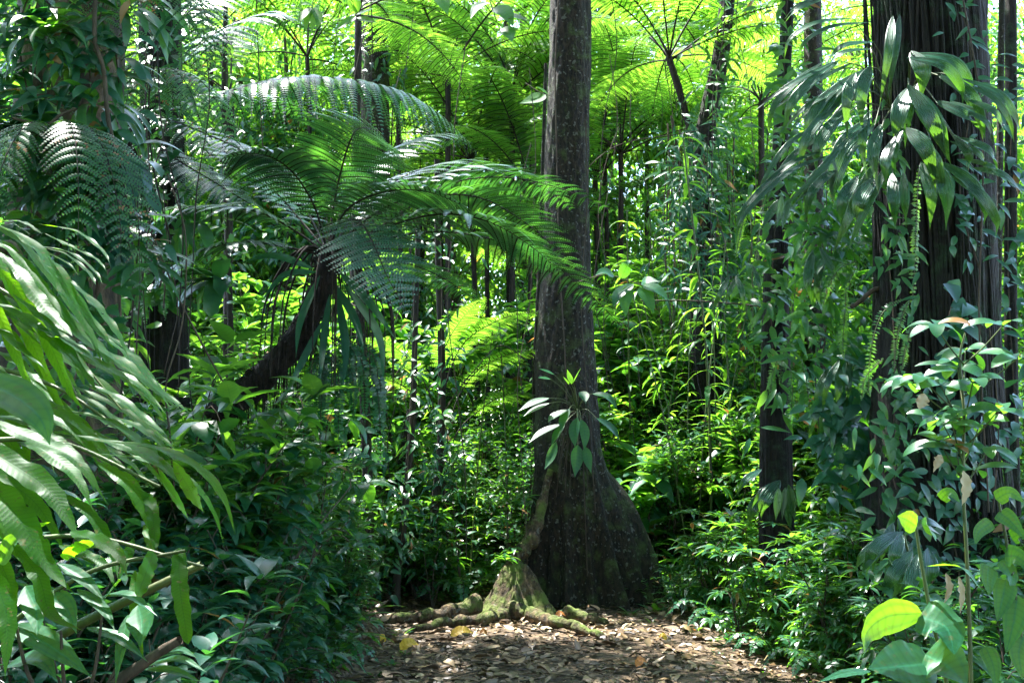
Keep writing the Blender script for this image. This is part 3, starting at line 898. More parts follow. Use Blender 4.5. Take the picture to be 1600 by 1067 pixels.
# ---------------------------------------------------------------- leafy hero plants
def leaf_part(parent, pts, w, mat, y=None, guide=(0, -0.5, 0.9), label=None, **k):
    mb = MB()
    P = [at(*p) if len(p) == 3 else at(p[0], p[1], y) for p in pts]
    path_leaf(mb, P, w, guide, **k)
    o = mb.build('leaf', mat, parent)
    if label:
        o['label'] = label
    return o


def depthed(pts, y0, y1):
    m = len(pts) - 1
    return [(p[0], p[1], y0 + (y1 - y0) * i / m) for i, p in enumerate(pts)]


def left_fern():
    t = thing('wavy_fern', 'large fern of long wavy drooping leaflets sunlit beside the mottled tree', 'fern', tuple(at(-60, 560, 3.0)))
    f = 2.7 / F_PX
    up = [
        ([(-30, 340), (40, 374), (85, 420), (135, 492), (178, 545)], 44, (.5, -.35, .9)),
        ([(60, 430), (128, 522), (202, 573), (263, 620), (306, 652)], 40, (.3, -.3, 1)),
        ([(110, 440), (148, 475), (182, 519), (204, 566)], 30, (.5, -.3, .9)),
        ([(0, 395), (30, 428), (71, 482), (113, 525)], 40, (.4, -.6, .7)),
        ([(-10, 415), (20, 445), (61, 502), (88, 560), (110, 612), (130, 640)], 42, (-.2, -1, .2)),
        ([(-20, 505), (7, 522), (37, 549), (73, 578)], 34, (.3, -.25, 1)),
        ([(30, 500), (74, 519), (111, 536), (162, 575)], 36, (.2, -.2, 1)),
        ([(90, 540), (150, 566), (215, 600), (262, 650)], 32, (.3, -.4, .9)),
        ([(60, 400), (100, 450), (140, 520), (160, 570)], 34, (.6, -.5, .7)),
        ([(-20, 470), (30, 490), (80, 530), (130, 580)], 36, (.3, -.4, .9)),
        ([(-30, 650), (20, 655), (67, 672), (100, 700)], 34, (.2, -.4, .9)),
        ([(20, 600), (90, 640), (150, 690), (190, 740)], 38, (.3, -.4, .9)),
        ([(-30, 370), (10, 385), (60, 440), (100, 500)], 34, (.4, -.5, .8)), ([(70, 365), (110, 385), (150, 405), (168, 425)], 18, (.3, -.3, 1)), ([(60, 350), (120, 362), (160, 392), (172, 412)], 17, (.3, -.3, 1)), ([(0, 345), (35, 347), (66, 366)], 12, (.2, -.5, .9)),
        ([(-30, 545), (20, 560), (60, 600), (90, 640)], 34, (.3, -.4, .9)), ([(140, 600), (190, 625), (240, 665), (280, 700)], 28, (.3, -.4, .9)), ([(20, 460), (70, 500), (120, 560), (150, 610)], 32, (.5, -.5, .7)),
        ([(150, 520), (200, 555), (240, 600), (268, 640)], 26, (.5, -.3, .9)), ([(-20, 600), (30, 625), (70, 680), (85, 740)], 36, (.2, -.8, .5)),
        ([(90, 640), (160, 655), (220, 690), (262, 735)], 36, (.3, -.3, .9)),
    ]
    tube_mb = MB()
    for a, b in (((-60, 330, 2.9), (130, 640, 2.8)), ((-60, 420, 2.8), (190, 640, 2.7)), ((-60, 560, 2.8), (260, 730, 2.7))):
        tube(tube_mb, [at(*a), (at(*a) + at(*b)) / 2 + np.array([0, 0, .06]), at(*b)], [.008, .003], 6, 16)
    tube_mb.build('stalk', M_GSTALK, t)
    for i, (pts, w, g) in enumerate(up + [([(p[0] + dx, p[1] + dy) for p in q], w_ * .85, g_) for q, w_, g_ in up for dx, dy in ((U(-60, 10), U(-10, 60)), (U(-80, 0), U(-30, 40)))]):
        y0 = 2.75 - 0.05 * (i % 4) + (U(.1, .6) if i >= len(up) else 0)
        leaf_part(t, depthed(pts, y0, y0 - .2), w * f * .62, M_HERO, guide=g, shape='ellip' if i % 3 == 0 else 'lance', nu=36, wave=.07, edge=.10, fold=.12)
    t2 = thing('wavy_fern', 'lower fern of broad speckled wavy leaflets arching over the broken green stem', 'fern', tuple(at(-60, 860, 2.6)))
    lo = [
        ([(-40, 690), (0, 713), (67, 757), (101, 801), (127, 852)], 62, (.4, -.8, .6)),
        ([(-40, 740), (0, 774), (37, 821), (74, 882), (118, 930)], 72, (.4, -.8, .6)),
        ([(40, 690), (67, 703), (118, 744), (147, 800)], 44, (.4, -.6, .8)),
        ([(170, 690), (246, 700), (314, 734), (350, 780), (368, 836)], 32, (.3, -.35, .9)),
        ([(110, 830), (142, 842), (182, 862), (200, 902)], 42, (.2, -.7, .7)),
        ([(280, 856), (281, 916), (294, 1006)], 40, (.45, -1, -.1)),
        ([(240, 862), (228, 895), (214, 932)], 38, (.45, -1, -.1)),
        ([(228, 770), (238, 800), (243, 856)], 30, (.45, -1, -.1)),
        ([(98, 872), (120, 855), (145, 846)], 28, (.45, -1, -.1)),
        ([(270, 720), (300, 770), (318, 800)], 30, (.1, -1, .1)),
        ([(-20, 880), (10, 960), (8, 1060)], 54, (.3, -1, .2)),
        ([(150, 720), (205, 760), (238, 820), (246, 860)], 44, (.4, -.6, .7)),
        ([(190, 690), (240, 715), (285, 760)], 36, (.3, -.4, .9)),
        ([(20, 850), (60, 900), (80, 960), (130, 985)], 40, (.3, -.6, .8)),
        ([(-30, 650), (60, 690), (120, 720), (170, 790)], 44, (.3, -.5, .8)),
        ([(120, 680), (200, 700), (270, 740), (320, 800)], 40, (.3, -.4, .9)),
    ]
    tm = MB()
    for a, b in (((-60, 690, 2.3), (250, 760, 2.22)), ((-60, 860, 2.25), (318, 885, 2.2)), ((-20, 1000, 2.25), (290, 860, 2.2))):
        tube(tm, [at(*a), (at(*a) + at(*b)) / 2 + np.array([0, 0, .05]), at(*b)], [.007, .0035], 6, 16)
    tm.build('stalk', M_GSTALK, t2)
    f = 2.2 / F_PX
    for i, (pts, w, g) in enumerate(lo + [([(p[0] + dx, p[1] + dy) for p in q], w_ * .8, g_) for q, w_, g_ in lo for dx, dy in ((U(-70, 20), U(-50, 50)),)]):
        y0 = 2.22 - 0.04 * (i % 5) + (U(.1, .6) if i >= len(lo) else 0)
        leaf_part(t2, depthed(pts, y0, y0 - .15), w * f * .62, M_HERO, guide=g, shape='strap' if i in (5, 6, 7, 8) else 'lance', nu=36, wave=.06, edge=.08, fold=.12,
                  label='yellow-green hanging leaflet lit from behind' if i in (5, 6) else None)
    # broken stems
    s = MB()
    tube(s, [at(60, 1010, 2.35), at(150, 962, 2.33), at(240, 918, 2.3), at(315, 882, 2.3)], [.013, .011, .009], 10, 20)
    tag(s.build('broken_branch', M_GSTALK), 'olive green broken stem slanting up through the leaves at the lower corner', 'stem')
    s = MB()
    tube(s, [at(170, 1075, 2.2), at(225, 1035, 2.2), at(281, 999, 2.18)], [.014, .012, .010], 10, 16, rough=.08)
    tag(s.build('broken_branch', M_BSTALK), 'short brown broken stick pointing up beside ribbed strap leaves', 'stick')
    s = MB()
    tube(s, [at(-30, 480, 2.9), at(15, 440, 2.9), at(25, 400, 2.9), at(10, 385, 2.9), at(-20, 420, 2.9)], [.016, .02, .02, .016], 9, 24, rough=.1)
    tag(s.build('woody_branch', M_BSTALK), 'dark gnarled woody stem curling behind the upper wavy leaflets', 'stem')
    # herb at the lower corner
    h = thing('ribbed_herb', 'low herb with lance leaves and pale ribbed straps below the broken stem', 'plant', tuple(at(60, 1120, 2.2)))
    sm = MB()
    for a in ((95, 985), (200, 1000), (20, 950), (160, 960)):
        tube(sm, [at(110, 1150, 2.25), at(a[0] * .7 + 33, 1060, 2.2), at(a[0], a[1], 2.2)], [.006, .003], 6, 12)
    sm.build('stem', M_BSTALK, h)
    f = 2.2 / F_PX
    for pts, w, g in (([(135, 980), (185, 998), (232, 1034)], 26, (.2, -.3, 1)), ([(20, 975), (80, 1010), (144, 1058)], 44, (.2, -.6, .8)), ([(216, 945), (222, 975), (219, 1012)], 46, (0, -1, .3)),
                      ([(230, 1040), (280, 1030), (324, 1050)], 18, (0, -.5, 1)), ([(225, 1045), (270, 1048), (318, 1066)], 18, (0, -.5, 1)), ([(230, 1035), (275, 1015), (310, 1028)], 18, (0, -.5, 1)),
                      ([(40, 915), (56, 950), (58, 995)], 40, (.2, -1, .4)), ([(55, 925), (100, 945), (120, 990)], 36, (.2, -.8, .6)), ([(90, 880), (130, 905), (165, 940)], 24, (.2, -.6, .8)),
                      ([(150, 935), (200, 930), (246, 962)], 22, (.1, -.4, 1)), ([(160, 940), (190, 905), (196, 910)], 18, (.1, -.6, .8)), ([(120, 920), (160, 950), (180, 985)], 20, (.2, -.6, .7)),
                      ([(200, 960), (190, 1010), (180, 1070)], 20, (0, -1, .1)), ([(10, 1040), (60, 1030), (90, 1062)], 36, (.2, -.6, .8)), ([(0, 880), (20, 850), (36, 838)], 36, (0, -1, .3))):
        leaf_part(h, depthed(pts, 2.25, 2.15), w * f, M_BROAD, guide=g, shape='lance', nu=16, nv=7, wave=.02, fold=.25)
    b = thing('near_leaf', 'smooth teal leaf close to the camera hanging in from the edge above the wavy leaflets', 'leaf', tuple(at(-80, 600, .8)))
    leaf_part(b, [(-60, 590, .8), (10, 612, .78), (60, 650, .76), (78, 695, .76)], .034, M_BROAD, guide=(.3, -.8, .6), shape='lance', nu=16, nv=7, fold=.15)


def palms():
    def bifid(parent, lst, y0, g=(0, -.8, .7), dup=True):
        more = [([(p[0] + dx, p[1] + dy) for p in q], w * .8) for q, w in lst if dup for dx, dy in ((U(-26, 26), U(-22, 22)),)]
        for pts, w in lst + more:
            yy = y0 + U(-.12, .12) + (.25 if len(more) and pts is more[0][0] else 0)
            x = [(p[0], p[1], yy - 0.10 * math.sin(i / max(1, len(pts) - 1) * 3.14)) for i, p in enumerate(pts)]
            gg = np.array(g) + np.array([U(-.2, .2), 0, U(-.15, .15)])
            leaf_part(parent, x, w * .86 * yy / F_PX, M_PALM, guide=gg, shape='lance', nu=18, nv=13, pleat=.07, fold=.12, wave=.01)
    a = thing('climbing_palm', 'climbing palm with broad pleated leaves patched by sun against the great fibrous tree', 'palm', tuple(at(1425, 180, 6.75)))
    bifid(a, [([(1424, 80), (1442, 112), (1438, 158)], 32), ([(1428, 84), (1485, 96), (1512, 128), (1516, 160)], 28), ([(1466, 118), (1509, 143), (1530, 182), (1536, 221)], 26),
              ([(1500, 122), (1559, 146), (1586, 182), (1594, 218)], 20), ([(1510, 155), (1556, 177), (1570, 218)], 16), ([(1420, 136), (1405, 180), (1400, 238)], 34), ([(1424, 140), (1462, 196), (1486, 258)], 36),
              ([(1462, 158), (1509, 180), (1534, 206)], 22), ([(1416, 200), (1448, 236), (1463, 298)], 30), ([(1464, 254), (1480, 302), (1478, 360)], 30), ([(1466, 252), (1512, 281), (1539, 322), (1537, 353)], 26),
              ([(1492, 214), (1513, 241), (1513, 272)], 18), ([(1398, 214), (1384, 254), (1386, 298)], 24), ([(1394, 271), (1397, 315), (1399, 360)], 24), ([(1520, 262), (1570, 275), (1605, 310)], 16), ([(1500, 215), (1545, 235), (1560, 270)], 18)], 6.3, (-.5, -.62, .62))
    sm = MB()
    hub = at(1420, 150, 6.9)
    for p in ((1424, 82), (1428, 86), (1466, 118), (1500, 122), (1420, 138), (1462, 158), (1416, 200), (1464, 254), (1492, 214), (1398, 214), (1394, 271), (1520, 262)):
        e = at(p[0], p[1], 6.3)
        tube(sm, [hub, (hub + e) / 2 + np.array([0, 0, .1]), e], [.007, .004], 5, 10)
    sm.build('stalk', M_GSTALK, a)
    b = thing('climbing_palm', 'dull green climbing palm fanning drooping pleated leaves towards the path side of the great tree', 'palm', tuple(at(1375, 180, 6.9)))
    bifid(b, [([(1395, 25), (1388, 84), (1374, 167)], 18), ([(1360, 103), (1346, 145), (1347, 211)], 26), ([(1356, 107), (1306, 143), (1280, 184), (1276, 218)], 28), ([(1312, 94), (1262, 133), (1233, 169), (1227, 211)], 22),
              ([(1308, 95), (1235, 133), (1174, 177)], 14), ([(1332, 163), (1296, 200), (1276, 236), (1276, 279)], 26), ([(1366, 197), (1323, 234), (1303, 288), (1303, 326)], 32), ([(1376, 194), (1364, 243), (1374, 309)], 24),
              ([(1366, 66), (1316, 73), (1288, 103)], 18), ([(1335, 29), (1276, 36), (1235, 61), (1225, 93)], 14), ([(1366, 278), (1343, 315), (1340, 360)], 30), ([(1314, 241), (1269, 285), (1256, 336)], 24),
              ([(1296, 207), (1242, 241), (1205, 294), (1193, 326)], 14), ([(1230, 312), (1222, 360)], 16), ([(1217, 312), (1188, 360)], 16), ([(1285, 0), (1246, 15), (1224, 39)], 13), ([(1350, 120), (1290, 180), (1250, 240)], 16),
              ([(1340, 210), (1290, 270), (1230, 330)], 18), ([(1370, 250), (1330, 330), (1300, 400)], 22), ([(1330, 140), (1270, 160), (1210, 215)], 16), ([(1300, 230), (1230, 260), (1160, 330), (1150, 380)], 14)], 6.5)
    sm = MB()
    hub = at(1392, 170, 7.0)
    for p in ((1395, 27), (1360, 105), (1312, 96), (1332, 165), (1366, 199), (1366, 68), (1335, 31), (1366, 280), (1314, 243), (1296, 209)):
        e = at(p[0], p[1], 6.5)
        tube(sm, [hub, (hub + e) / 2 + np.array([0, 0, .12]), e], [.007, .003], 5, 10)
    sm.build('stalk', M_GSTALK, b)
    c = thing('climbing_palm', 'low pleated palm drooping at the foot of the great fibrous tree', 'palm', tuple(at(1415, 850, 5.4)))
    bifid(c, [([(1403, 830), (1364, 860), (1353, 901)], 24), ([(1410, 833), (1397, 867), (1390, 894)], 24), ([(1386, 833), (1350, 867), (1333, 894)], 18), ([(1426, 860), (1394, 900), (1380, 938)], 26), ([(1437, 863), (1421, 914), (1405, 948)], 26),
              ([(1450, 855), (1455, 895), (1445, 930)], 28), ([(1420, 830), (1450, 815), (1480, 830)], 20)], 5.4)
    sm = MB()
    tube(sm, [at(1450, 1100, 5.5), at(1440, 950, 5.45), at(1412, 835, 5.4)], [.012, .007], 6, 16)
    sm.build('stalk', M_GSTALK, c)
    d = thing('climbing_palm', 'small pleated palm with one pale split leaf on the narrow striped trunk', 'palm', tuple(at(1215, 760, 8.3)))
    bifid(d, [([(1219, 750), (1195, 782), (1189, 812)], 26), ([(1217, 762), (1212, 813)], 16), ([(1225, 770), (1236, 830)], 20), ([(1190, 733), (1165, 750), (1150, 775)], 14), ([(1260, 690), (1290, 720), (1300, 790)], 18)], 8.2)
    e = thing('climbing_palm', 'bluish palm sprays hanging between the narrow trunk and the great fibrous tree', 'palm', tuple(at(1300, 600, 7.6)))
    bifid(e, [([(1330, 612), (1316, 642), (1310, 669)], 22), ([(1322, 615), (1290, 650), (1280, 700)], 18), ([(1310, 560), (1310, 610), (1306, 650)], 16), ([(1300, 570), (1280, 610), (1272, 660)], 16), ([(1330, 670), (1300, 690), (1255, 715)], 18),
              ([(1270, 390), (1262, 440), (1270, 480)], 18), ([(1280, 385), (1300, 420), (1310, 440)], 14), ([(1140, 430), (1125, 460), (1110, 490)], 12), ([(1150, 430), (1160, 460), (1165, 500)], 12)], 7.6)


def trunk_epiphyte():
    t = thing('trunk_epiphyte', 'slender-leaved epiphyte growing from the front of the buttressed tree', 'epiphyte', tuple(at(902, 650, 9.6)))
    sm = MB()
    tube(sm, [at(903, 690, 9.6), at(902, 640, 9.5), at(898, 605, 9.45)], [.012, .007], 6, 10)
    L = [([(866, 585), (842, 576)], 10), ([(860, 592), (840, 590)], 9), ([(858, 622), (832, 630), (810, 642)], 15), ([(858, 630), (835, 640), (818, 650)], 11), ([(888, 640), (866, 650), (856, 660)], 15), ([(878, 662), (846, 676), (826, 692)], 14),
         ([(902, 652), (897, 676), (899, 700)], 16), ([(908, 655), (914, 680), (913, 705)], 14), ([(890, 638), (880, 656), (876, 674)], 13), ([(932, 653), (955, 668), (968, 687)], 14), ([(882, 662), (870, 678), (861, 697)], 13), ([(888, 600), (880, 588)], 9),
         ([(896, 598), (908, 574)], 12), ([(893, 600), (886, 577)], 10), ([(869, 690), (860, 715), (851, 733)], 13), ([(903, 695), (901, 720), (898, 746)], 18), ([(915, 698), (918, 718), (924, 740)], 14), ([(906, 612), (914, 620), (915, 630)], 14), ([(925, 615), (950, 620), (965, 640)], 13)]
    for pts, w in L:
        p0 = at(pts[0][0], pts[0][1], 9.3)
        tube(sm, [at(902, 642, 9.5), (p0 + at(902, 642, 9.5)) / 2 + np.array([0, 0, .05]), p0], [.005, .003], 5, 8)
        leaf_part(t, depthed(pts, 9.3, 9.2), w * 1.15 * 9.3 / F_PX, M_LEAF, guide=(U(-.3, .3), -.5, .9), shape='lance', nu=8, nv=5)
    sm.build('stem', M_GSTALK, t)
    rt = MB()
    for k in range(16):
        a0 = U(-1, 1)
        tube(rt, [at(902 + a0 * 6, 640 + U(0, 30), 9.52), at(900 + a0 * 22, 675 + U(-30, 30), 9.56 + .04 * abs(a0)), at(898 + a0 * 34, 720 + U(-40, 60), 9.52 + .06 * abs(a0))], [.006, .003], 4, 10)
    rt.build('clasping_roots', M_BSTALK, t)


def right_plants():
    t = thing('glossy_shrub', 'glossy whorl-leaved shrub shining in the sun before the great fibrous tree', 'shrub', tuple(at(1500, 1150, 4.1)))
    sm = MB()
    y = 4.1
    tube(sm, [at(1520, 1150, y), at(1512, 900, y), at(1505, 760, y), at(1506, 640, y), at(1500, 560, y), at(1508, 520, y)], [.009, .004], 6, 24)
    nodes = [(1462, 508), (1566, 510), (1508, 548), (1496, 574), (1470, 602), (1520, 598), (1508, 640), (1488, 664), (1468, 690), (1440, 590), (1425, 600), (1530, 665), (1545, 700), (1495, 705), (1590, 560), (1520, 735), (1470, 655), (1560, 640)]
    for q, (px, py) in enumerate(nodes):
        c = at(px, py, y + U(-.15, .15))
        s0 = at(1505, min(900, py + 60), y)
        tube(sm, [s0, (s0 + c) / 2 + np.array([0, 0, -.01]), c], [.004, .0025], 5, 8)
        mb = MB()
        m = int(U(4, 7))
        a = U(0, 6.28) + np.arange(m) * 6.28 / m + U(-.3, .3, m)
        d = np.stack([np.cos(a), np.sin(a) * .9, U(-.1, .7, m)], 1)
        leaves(mb, c + d * .01, d, np.tile([-.2, -.55, .85], (m, 1)) + U(-.2, .2, (m, 3)), U(.11, .17, m), U(.045, .064, m), U(.7, 1.5, m), 'ellip', 8, .15)
        mb.build('leaf_whorl', M_LEAF, t)
    sm.build('stem', M_GSTALK, t)
    # big leaves, lower right corner
    b = thing('broadleaf_plant', 'plant of huge heart-shaped leaves, yellow where lit from behind, at the lower corner', 'plant', tuple(at(1470, 1160, 2.3)))
    sm = MB()
    tube(sm, [at(1485, 1160, 2.3), at(1478, 1060, 2.3), at(1455, 960, 2.3), at(1440, 880, 2.3), at(1431, 822, 2.3)], [.0055, .0035], 7, 20)
    f = 2.3 / F_PX
    H = [([(1440, 958), (1388, 962), (1356, 985), (1350, 1018)], 48, (.45, -1, -.15), 'ovate', 'yellow chewed leaf curling down'), ([(1436, 962), (1478, 980), (1491, 1022)], 64, (.1, -.9, .6), 'heart', None), ([(1458, 1036), (1408, 1040), (1356, 1044)], 70, (0, -.8, .65), 'ovate', None),
         ([(1446, 1022), (1480, 1040), (1512, 1072)], 72, (.45, -1, -.1), 'ovate', 'bright yellow-green leaf cut by the frame'), ([(1360, 1048), (1320, 1052), (1276, 1066)], 16, (0, -.5, 1), 'lance', None), ([(1432, 822), (1416, 812), (1402, 806)], 30, (.4, -1, -.1), 'ovate', None),
         ([(1440, 818), (1452, 826), (1463, 846)], 26, (.4, -1, -.1), 'ovate', None), ([(1448, 884), (1500, 886), (1533, 920)], 20, (0, .2, 1), 'lance', None)]
    for pts, w, g, sh, lab in H:
        leaf_part(b, depthed(pts, 2.28, 2.2), w * f * 1.1, M_BROAD, guide=g, shape=sh, nu=18, nv=9, fold=.15, wave=.03, label=lab)
    sm.build('stem', M_GSTALK, b)
    c = thing('broadleaf_plant', 'teal heart-leaved climber dangling leaves at the edge below the glossy shrub', 'plant', tuple(at(1600, 1100, 2.6)))
    sm = MB()
    tube(sm, [at(1610, 1100, 2.6), at(1590, 960, 2.6), at(1575, 860, 2.6), at(1560, 780, 2.6)], [.007, .003], 6, 16)
    sm.build('stem', M_GSTALK, c)
    f = 2.6 / F_PX
    for pts, w in (([(1545, 884), (1543, 905), (1546, 930)], 30), ([(1572, 905), (1566, 935), (1558, 970)], 36), ([(1590, 930), (1584, 970), (1572, 1020)], 42), ([(1570, 868), (1590, 870), (1612, 890)], 34), ([(1565, 875), (1580, 900), (1578, 915)], 26), ([(1560, 800), (1580, 815), (1600, 840)], 30),
                   ([(1580, 840), (1596, 835), (1612, 850)], 24), ([(1600, 990), (1592, 1020), (1598, 1060)], 40), ([(1550, 815), (1530, 830), (1524, 850)], 22), ([(1556, 780), (1578, 770), (1600, 785)], 24), ([(1540, 1010), (1552, 1040), (1556, 1075)], 28), ([(1470, 780), (1484, 770), (1500, 785)], 20)):
        leaf_part(c, depthed(pts, 2.6, 2.55), w * f, M_BROAD, guide=(U(-.2, .2), -1, .3), shape='heart', nu=14, nv=7, fold=.15)
    # hanging dead leaves
    for i, (pts, w, lab) in enumerate((([(1505, 735), (1508, 765), (1503, 790)], 20, 'withered grey leaf hanging below the glossy shrub'), ([(1445, 615), (1438, 630), (1436, 640)], 22, 'tan dead leaf caught in the glossy shrub'),
                                       ([(1478, 895), (1482, 920), (1474, 945)], 13, 'curled brown leaf hanging beside the pale stem of the broadleaf plant'), ([(1498, 900), (1502, 930), (1500, 960)], 12, 'straw-coloured leaf hanging in front of the great tree foot'),
                                       ([(1470, 710), (1464, 722), (1458, 738)], 16, 'brown folded leaf under the glossy shrub'))):
        mb = MB()
        path_leaf(mb, depthed([at(p[0], p[1], 3.6) for p in pts] and pts, 3.6, 3.58) and [at(p[0], p[1], 3.6) for p in pts], w * 3.6 / F_PX, (0.2, -1, .2), 'lance', 14, 7, .4, .12, edge=.1, rnd=U(.55, .95))
        tag(mb.build('dead_leaf', M_DEAD), lab, 'dead leaf', 'dead leaves hanging in the shrubs')
    # sword ferns on the right trees
    def hang(px, py, y, lst, label, w=.075, mat=M_LEAF):
        s = thing('sword_fern', label, 'fern', tuple(at(px, py, y)), 'hanging sword ferns')
        for pts in lst:
            mb = MB()
            sword(mb, [at(a, b, y) for a, b in pts], w, 44)
            mb.build('frond', [mat, M_GSTALK], s)
    hang(1430, 380, 6.8, [[(1436, 260), (1432, 340), (1430, 400), (1424, 500)]], 'single long sword fern ribbon down the front of the great fibrous tree', .085)
    hang(1410, 520, 6.7, [[(1420, 470), (1408, 500), (1400, 540), (1396, 578)], [(1425, 510), (1415, 545), (1408, 580)], [(1408, 468), (1378, 490), (1362, 540), (1357, 600), (1360, 620)], [(1380, 560), (1352, 590), (1346, 625)]], 'tuft of sword ferns at the path-side edge of the great fibrous tree', .08)
    hang(1320, 430, 7.2, [[(1338, 408), (1312, 420), (1294, 450), (1285, 480)], [(1340, 412), (1332, 430), (1322, 448)], [(1322, 450), (1320, 490), (1317, 530), (1318, 562)]], 'yellow-green sword fern arching beside the great fibrous tree', .085, M_LEAF_SUN)
    hang(1160, 330, 8, [[(1175, 300), (1165, 330), (1156, 370), (1150, 400)]], 'lone sword fern ribbon dangling in the gap above the thicket', .06, M_LEAF_SUN)
    hang(1240, 590, 8, [[(1240, 520), (1225, 550), (1218, 600)], [(1236, 580), (1238, 620), (1234, 670)], [(1252, 560), (1262, 610), (1268, 660)], [(1215, 560), (1206, 590), (1204, 620)]], 'sword ferns clothing the narrow striped trunk', .09, M_LEAF)
    hang(225, 200, 7.3, [[(282, 60), (284, 120), (280, 190)], [(296, 40), (300, 100), (304, 170)], [(310, 90), (318, 150), (320, 205)], [(205, 290), (210, 350), (208, 400)], [(240, 220), (246, 290), (250, 340)], [(262, 100), (270, 160), (268, 230)]], 'sword ferns hanging from the black fibrous tree', .08, M_LEAF)
    hang(210, 420, 6.8, [[(215, 380), (222, 440), (228, 520)], [(180, 390), (186, 450), (190, 500)], [(250, 390), (256, 440), (258, 500)], [(165, 340), (170, 390), (168, 450)]], 'dim sword ferns below the mottled tree above the bank shrubs', .09, M_LEAF_DARK)

# ---------------------------------------------------------------- shrubs and saplings
class Proto:
    def __init__(s, name, cat, group, parts):
        s.name, s.cat, s.group = name, cat, group
        s.meshes = [(n, mb.mesh(n, mats)) for n, mb, mats in parts]
        s.spots = []

    def place(s, loc, label, rz=None, sc=1.0, tilt=0.08, group=None):
        rz = U(0, 6.28) if rz is None else rz
        if len(s.meshes) == 1:
            o = bpy.data.objects.new(s.name, s.meshes[0][1])
            C.objects.link(o)
            tag(o, label, s.cat, group or s.group)
            o.location = loc
        else:
            o = thing(s.name, label, s.cat, loc, group or s.group)
            for n, me in s.meshes:
                c = bpy.data.objects.new(n, me)
                C.objects.link(c)
                c.parent = o
        o.rotation_euler = (U(-tilt, tilt), U(-tilt, tilt), rz)
        o.scale = (sc, sc, sc)
        return o


def gen_shrub(h, stems, lean, branches, L, Wd, shape, droop, per=3, step=0.09, mat=None, smat=None, nu=4, start=0.2, up=0.35, tail=0.5):
    sm, lm = MB(), MB()
    for _ in range(stems):
        a = U(0, 6.28)
        hh = h * U(.7, 1.05)
        tip = np.array([math.cos(a), math.sin(a), 0]) * lean * hh * U(.4, 1.1) + np.array([0, 0, hh])
        mid = tip * .5 + np.array([math.cos(a), math.sin(a), 0]) * -lean * hh * .1 + rng.normal(0, .03 * hh, 3)
        ax = spline([np.zeros(3), mid, tip], 24)
        tube(sm, ax[::3], [.006 + .006 * h, .003], 5, 10)
        twigs = [(ax, start)]
        for _b in range(branches):
            i = int(U(start * 24, 22))
            b = U(0, 6.28)
            d = np.array([math.cos(b), math.sin(b), U(.1, .8)]) * U(.15, .42) * h * (1 - i / 34)
            e = ax[i] + d
            m = ax[i] + d * .5 + np.array([0, 0, .06 * h])
            tw = spline([ax[i], m, e + np.array([0, 0, -tail * .08 * h])], 10)
            tube(sm, tw[::3], [.004, .002], 4, 5)
            twigs.append((tw, .25))
        for tw, st in twigs:
            ln = np.linalg.norm(np.diff(tw, axis=0), axis=1).sum()
            m = max(2, int(ln * (1 - st) / step))
            u = np.concatenate([np.linspace(st, 1, m), [1.0, 1.0]])
            x = u * (len(tw) - 1)
            i = np.minimum(x.astype(int), len(tw) - 2)
            p = tw[i] + (tw[i + 1] - tw[i]) * (x - i)[:, None]
            t = nrm(tw[i + 1] - tw[i])
            k = len(p)
            az = np.repeat(np.arange(k) * 2.4 + U(0, 6), per) + np.tile(np.arange(per) * 6.28 / per, k) + U(-.4, .4, k * per)
            P = np.repeat(p, per, 0)
            d = np.stack([np.cos(az), np.sin(az), U(up - .4, up + .4, k * per)], 1) + np.repeat(t, per, 0) * .35
            g = np.tile([0, 0, 1.0], (k * per, 1)) + U(-.25, .25, (k * per, 3))
            leaves(lm, P + nrm(d) * .015, d, g, L * U(.6, 1.15, k * per), Wd * U(.7, 1.15, k * per), droop * U(.4, 1.4, k * per), shape, nu, .2)
    return [('stem', sm, smat or M_BSTALK), ('foliage', lm, mat or M_LEAF)]


def gen_rosette(n, L, Wd, shape, el0, el1, droop, mat, nu=8):
    lm = MB()
    az = np.arange(n) * 2.4 + U(-.3, .3, n)
    el = np.linspace(el0, el1, n) + U(-.15, .15, n)
    d = np.stack([np.cos(az) * np.cos(el), np.sin(az) * np.cos(el), np.sin(el)], 1)
    leaves(lm, np.zeros((n, 3)) + d * .02, d, np.tile([0, 0, 1.0], (n, 1)) + U(-.1, .1, (n, 3)), L * U(.7, 1.1, n), Wd * U(.8, 1.1, n), droop, shape, nu, .25)
    return lm


def gen_small_fern(n, L, w, mat):
    lm = MB()
    for k in range(n):
        a = k * 2.4 + U(-.3, .3)
        d = np.array([math.cos(a), math.sin(a), 0])
        l = L * U(.7, 1.1)
        sword(lm, [np.zeros(3), d * l * .35 + np.array([0, 0, l * .45]), d * l * .75 + np.array([0, 0, l * .5]), d * l + np.array([0, 0, l * .25])], w, 22, (0, 0, 1))
    return lm


def gen_cane(h):
    sm, lm = MB(), MB()
    lean = np.array([U(-.12, .12), U(-.1, .1), 0]) * h
    ax = spline([np.zeros(3), lean * .3 + [0, 0, h * .5], lean + [0, 0, h]], 30)
    tube(sm, ax, [.013, .006], 6, 20)
    for i in range(8, 30):
        if U(0, 1) < .75:
            m = int(U(2, 5))
            a = U(0, 6.28, m)
            d = np.stack([np.cos(a), np.sin(a), U(-.3, .5, m)], 1)
            leaves(lm, np.tile(ax[i], (m, 1)), d, np.tile([0, 0, 1.0], (m, 1)), U(.14, .26, m), U(.03, .05, m), U(.6, 1.5, m), 'lance', 4, .2)
    return [('stem', sm, M_GSTALK), ('foliage', lm, M_LEAF_SUN)]


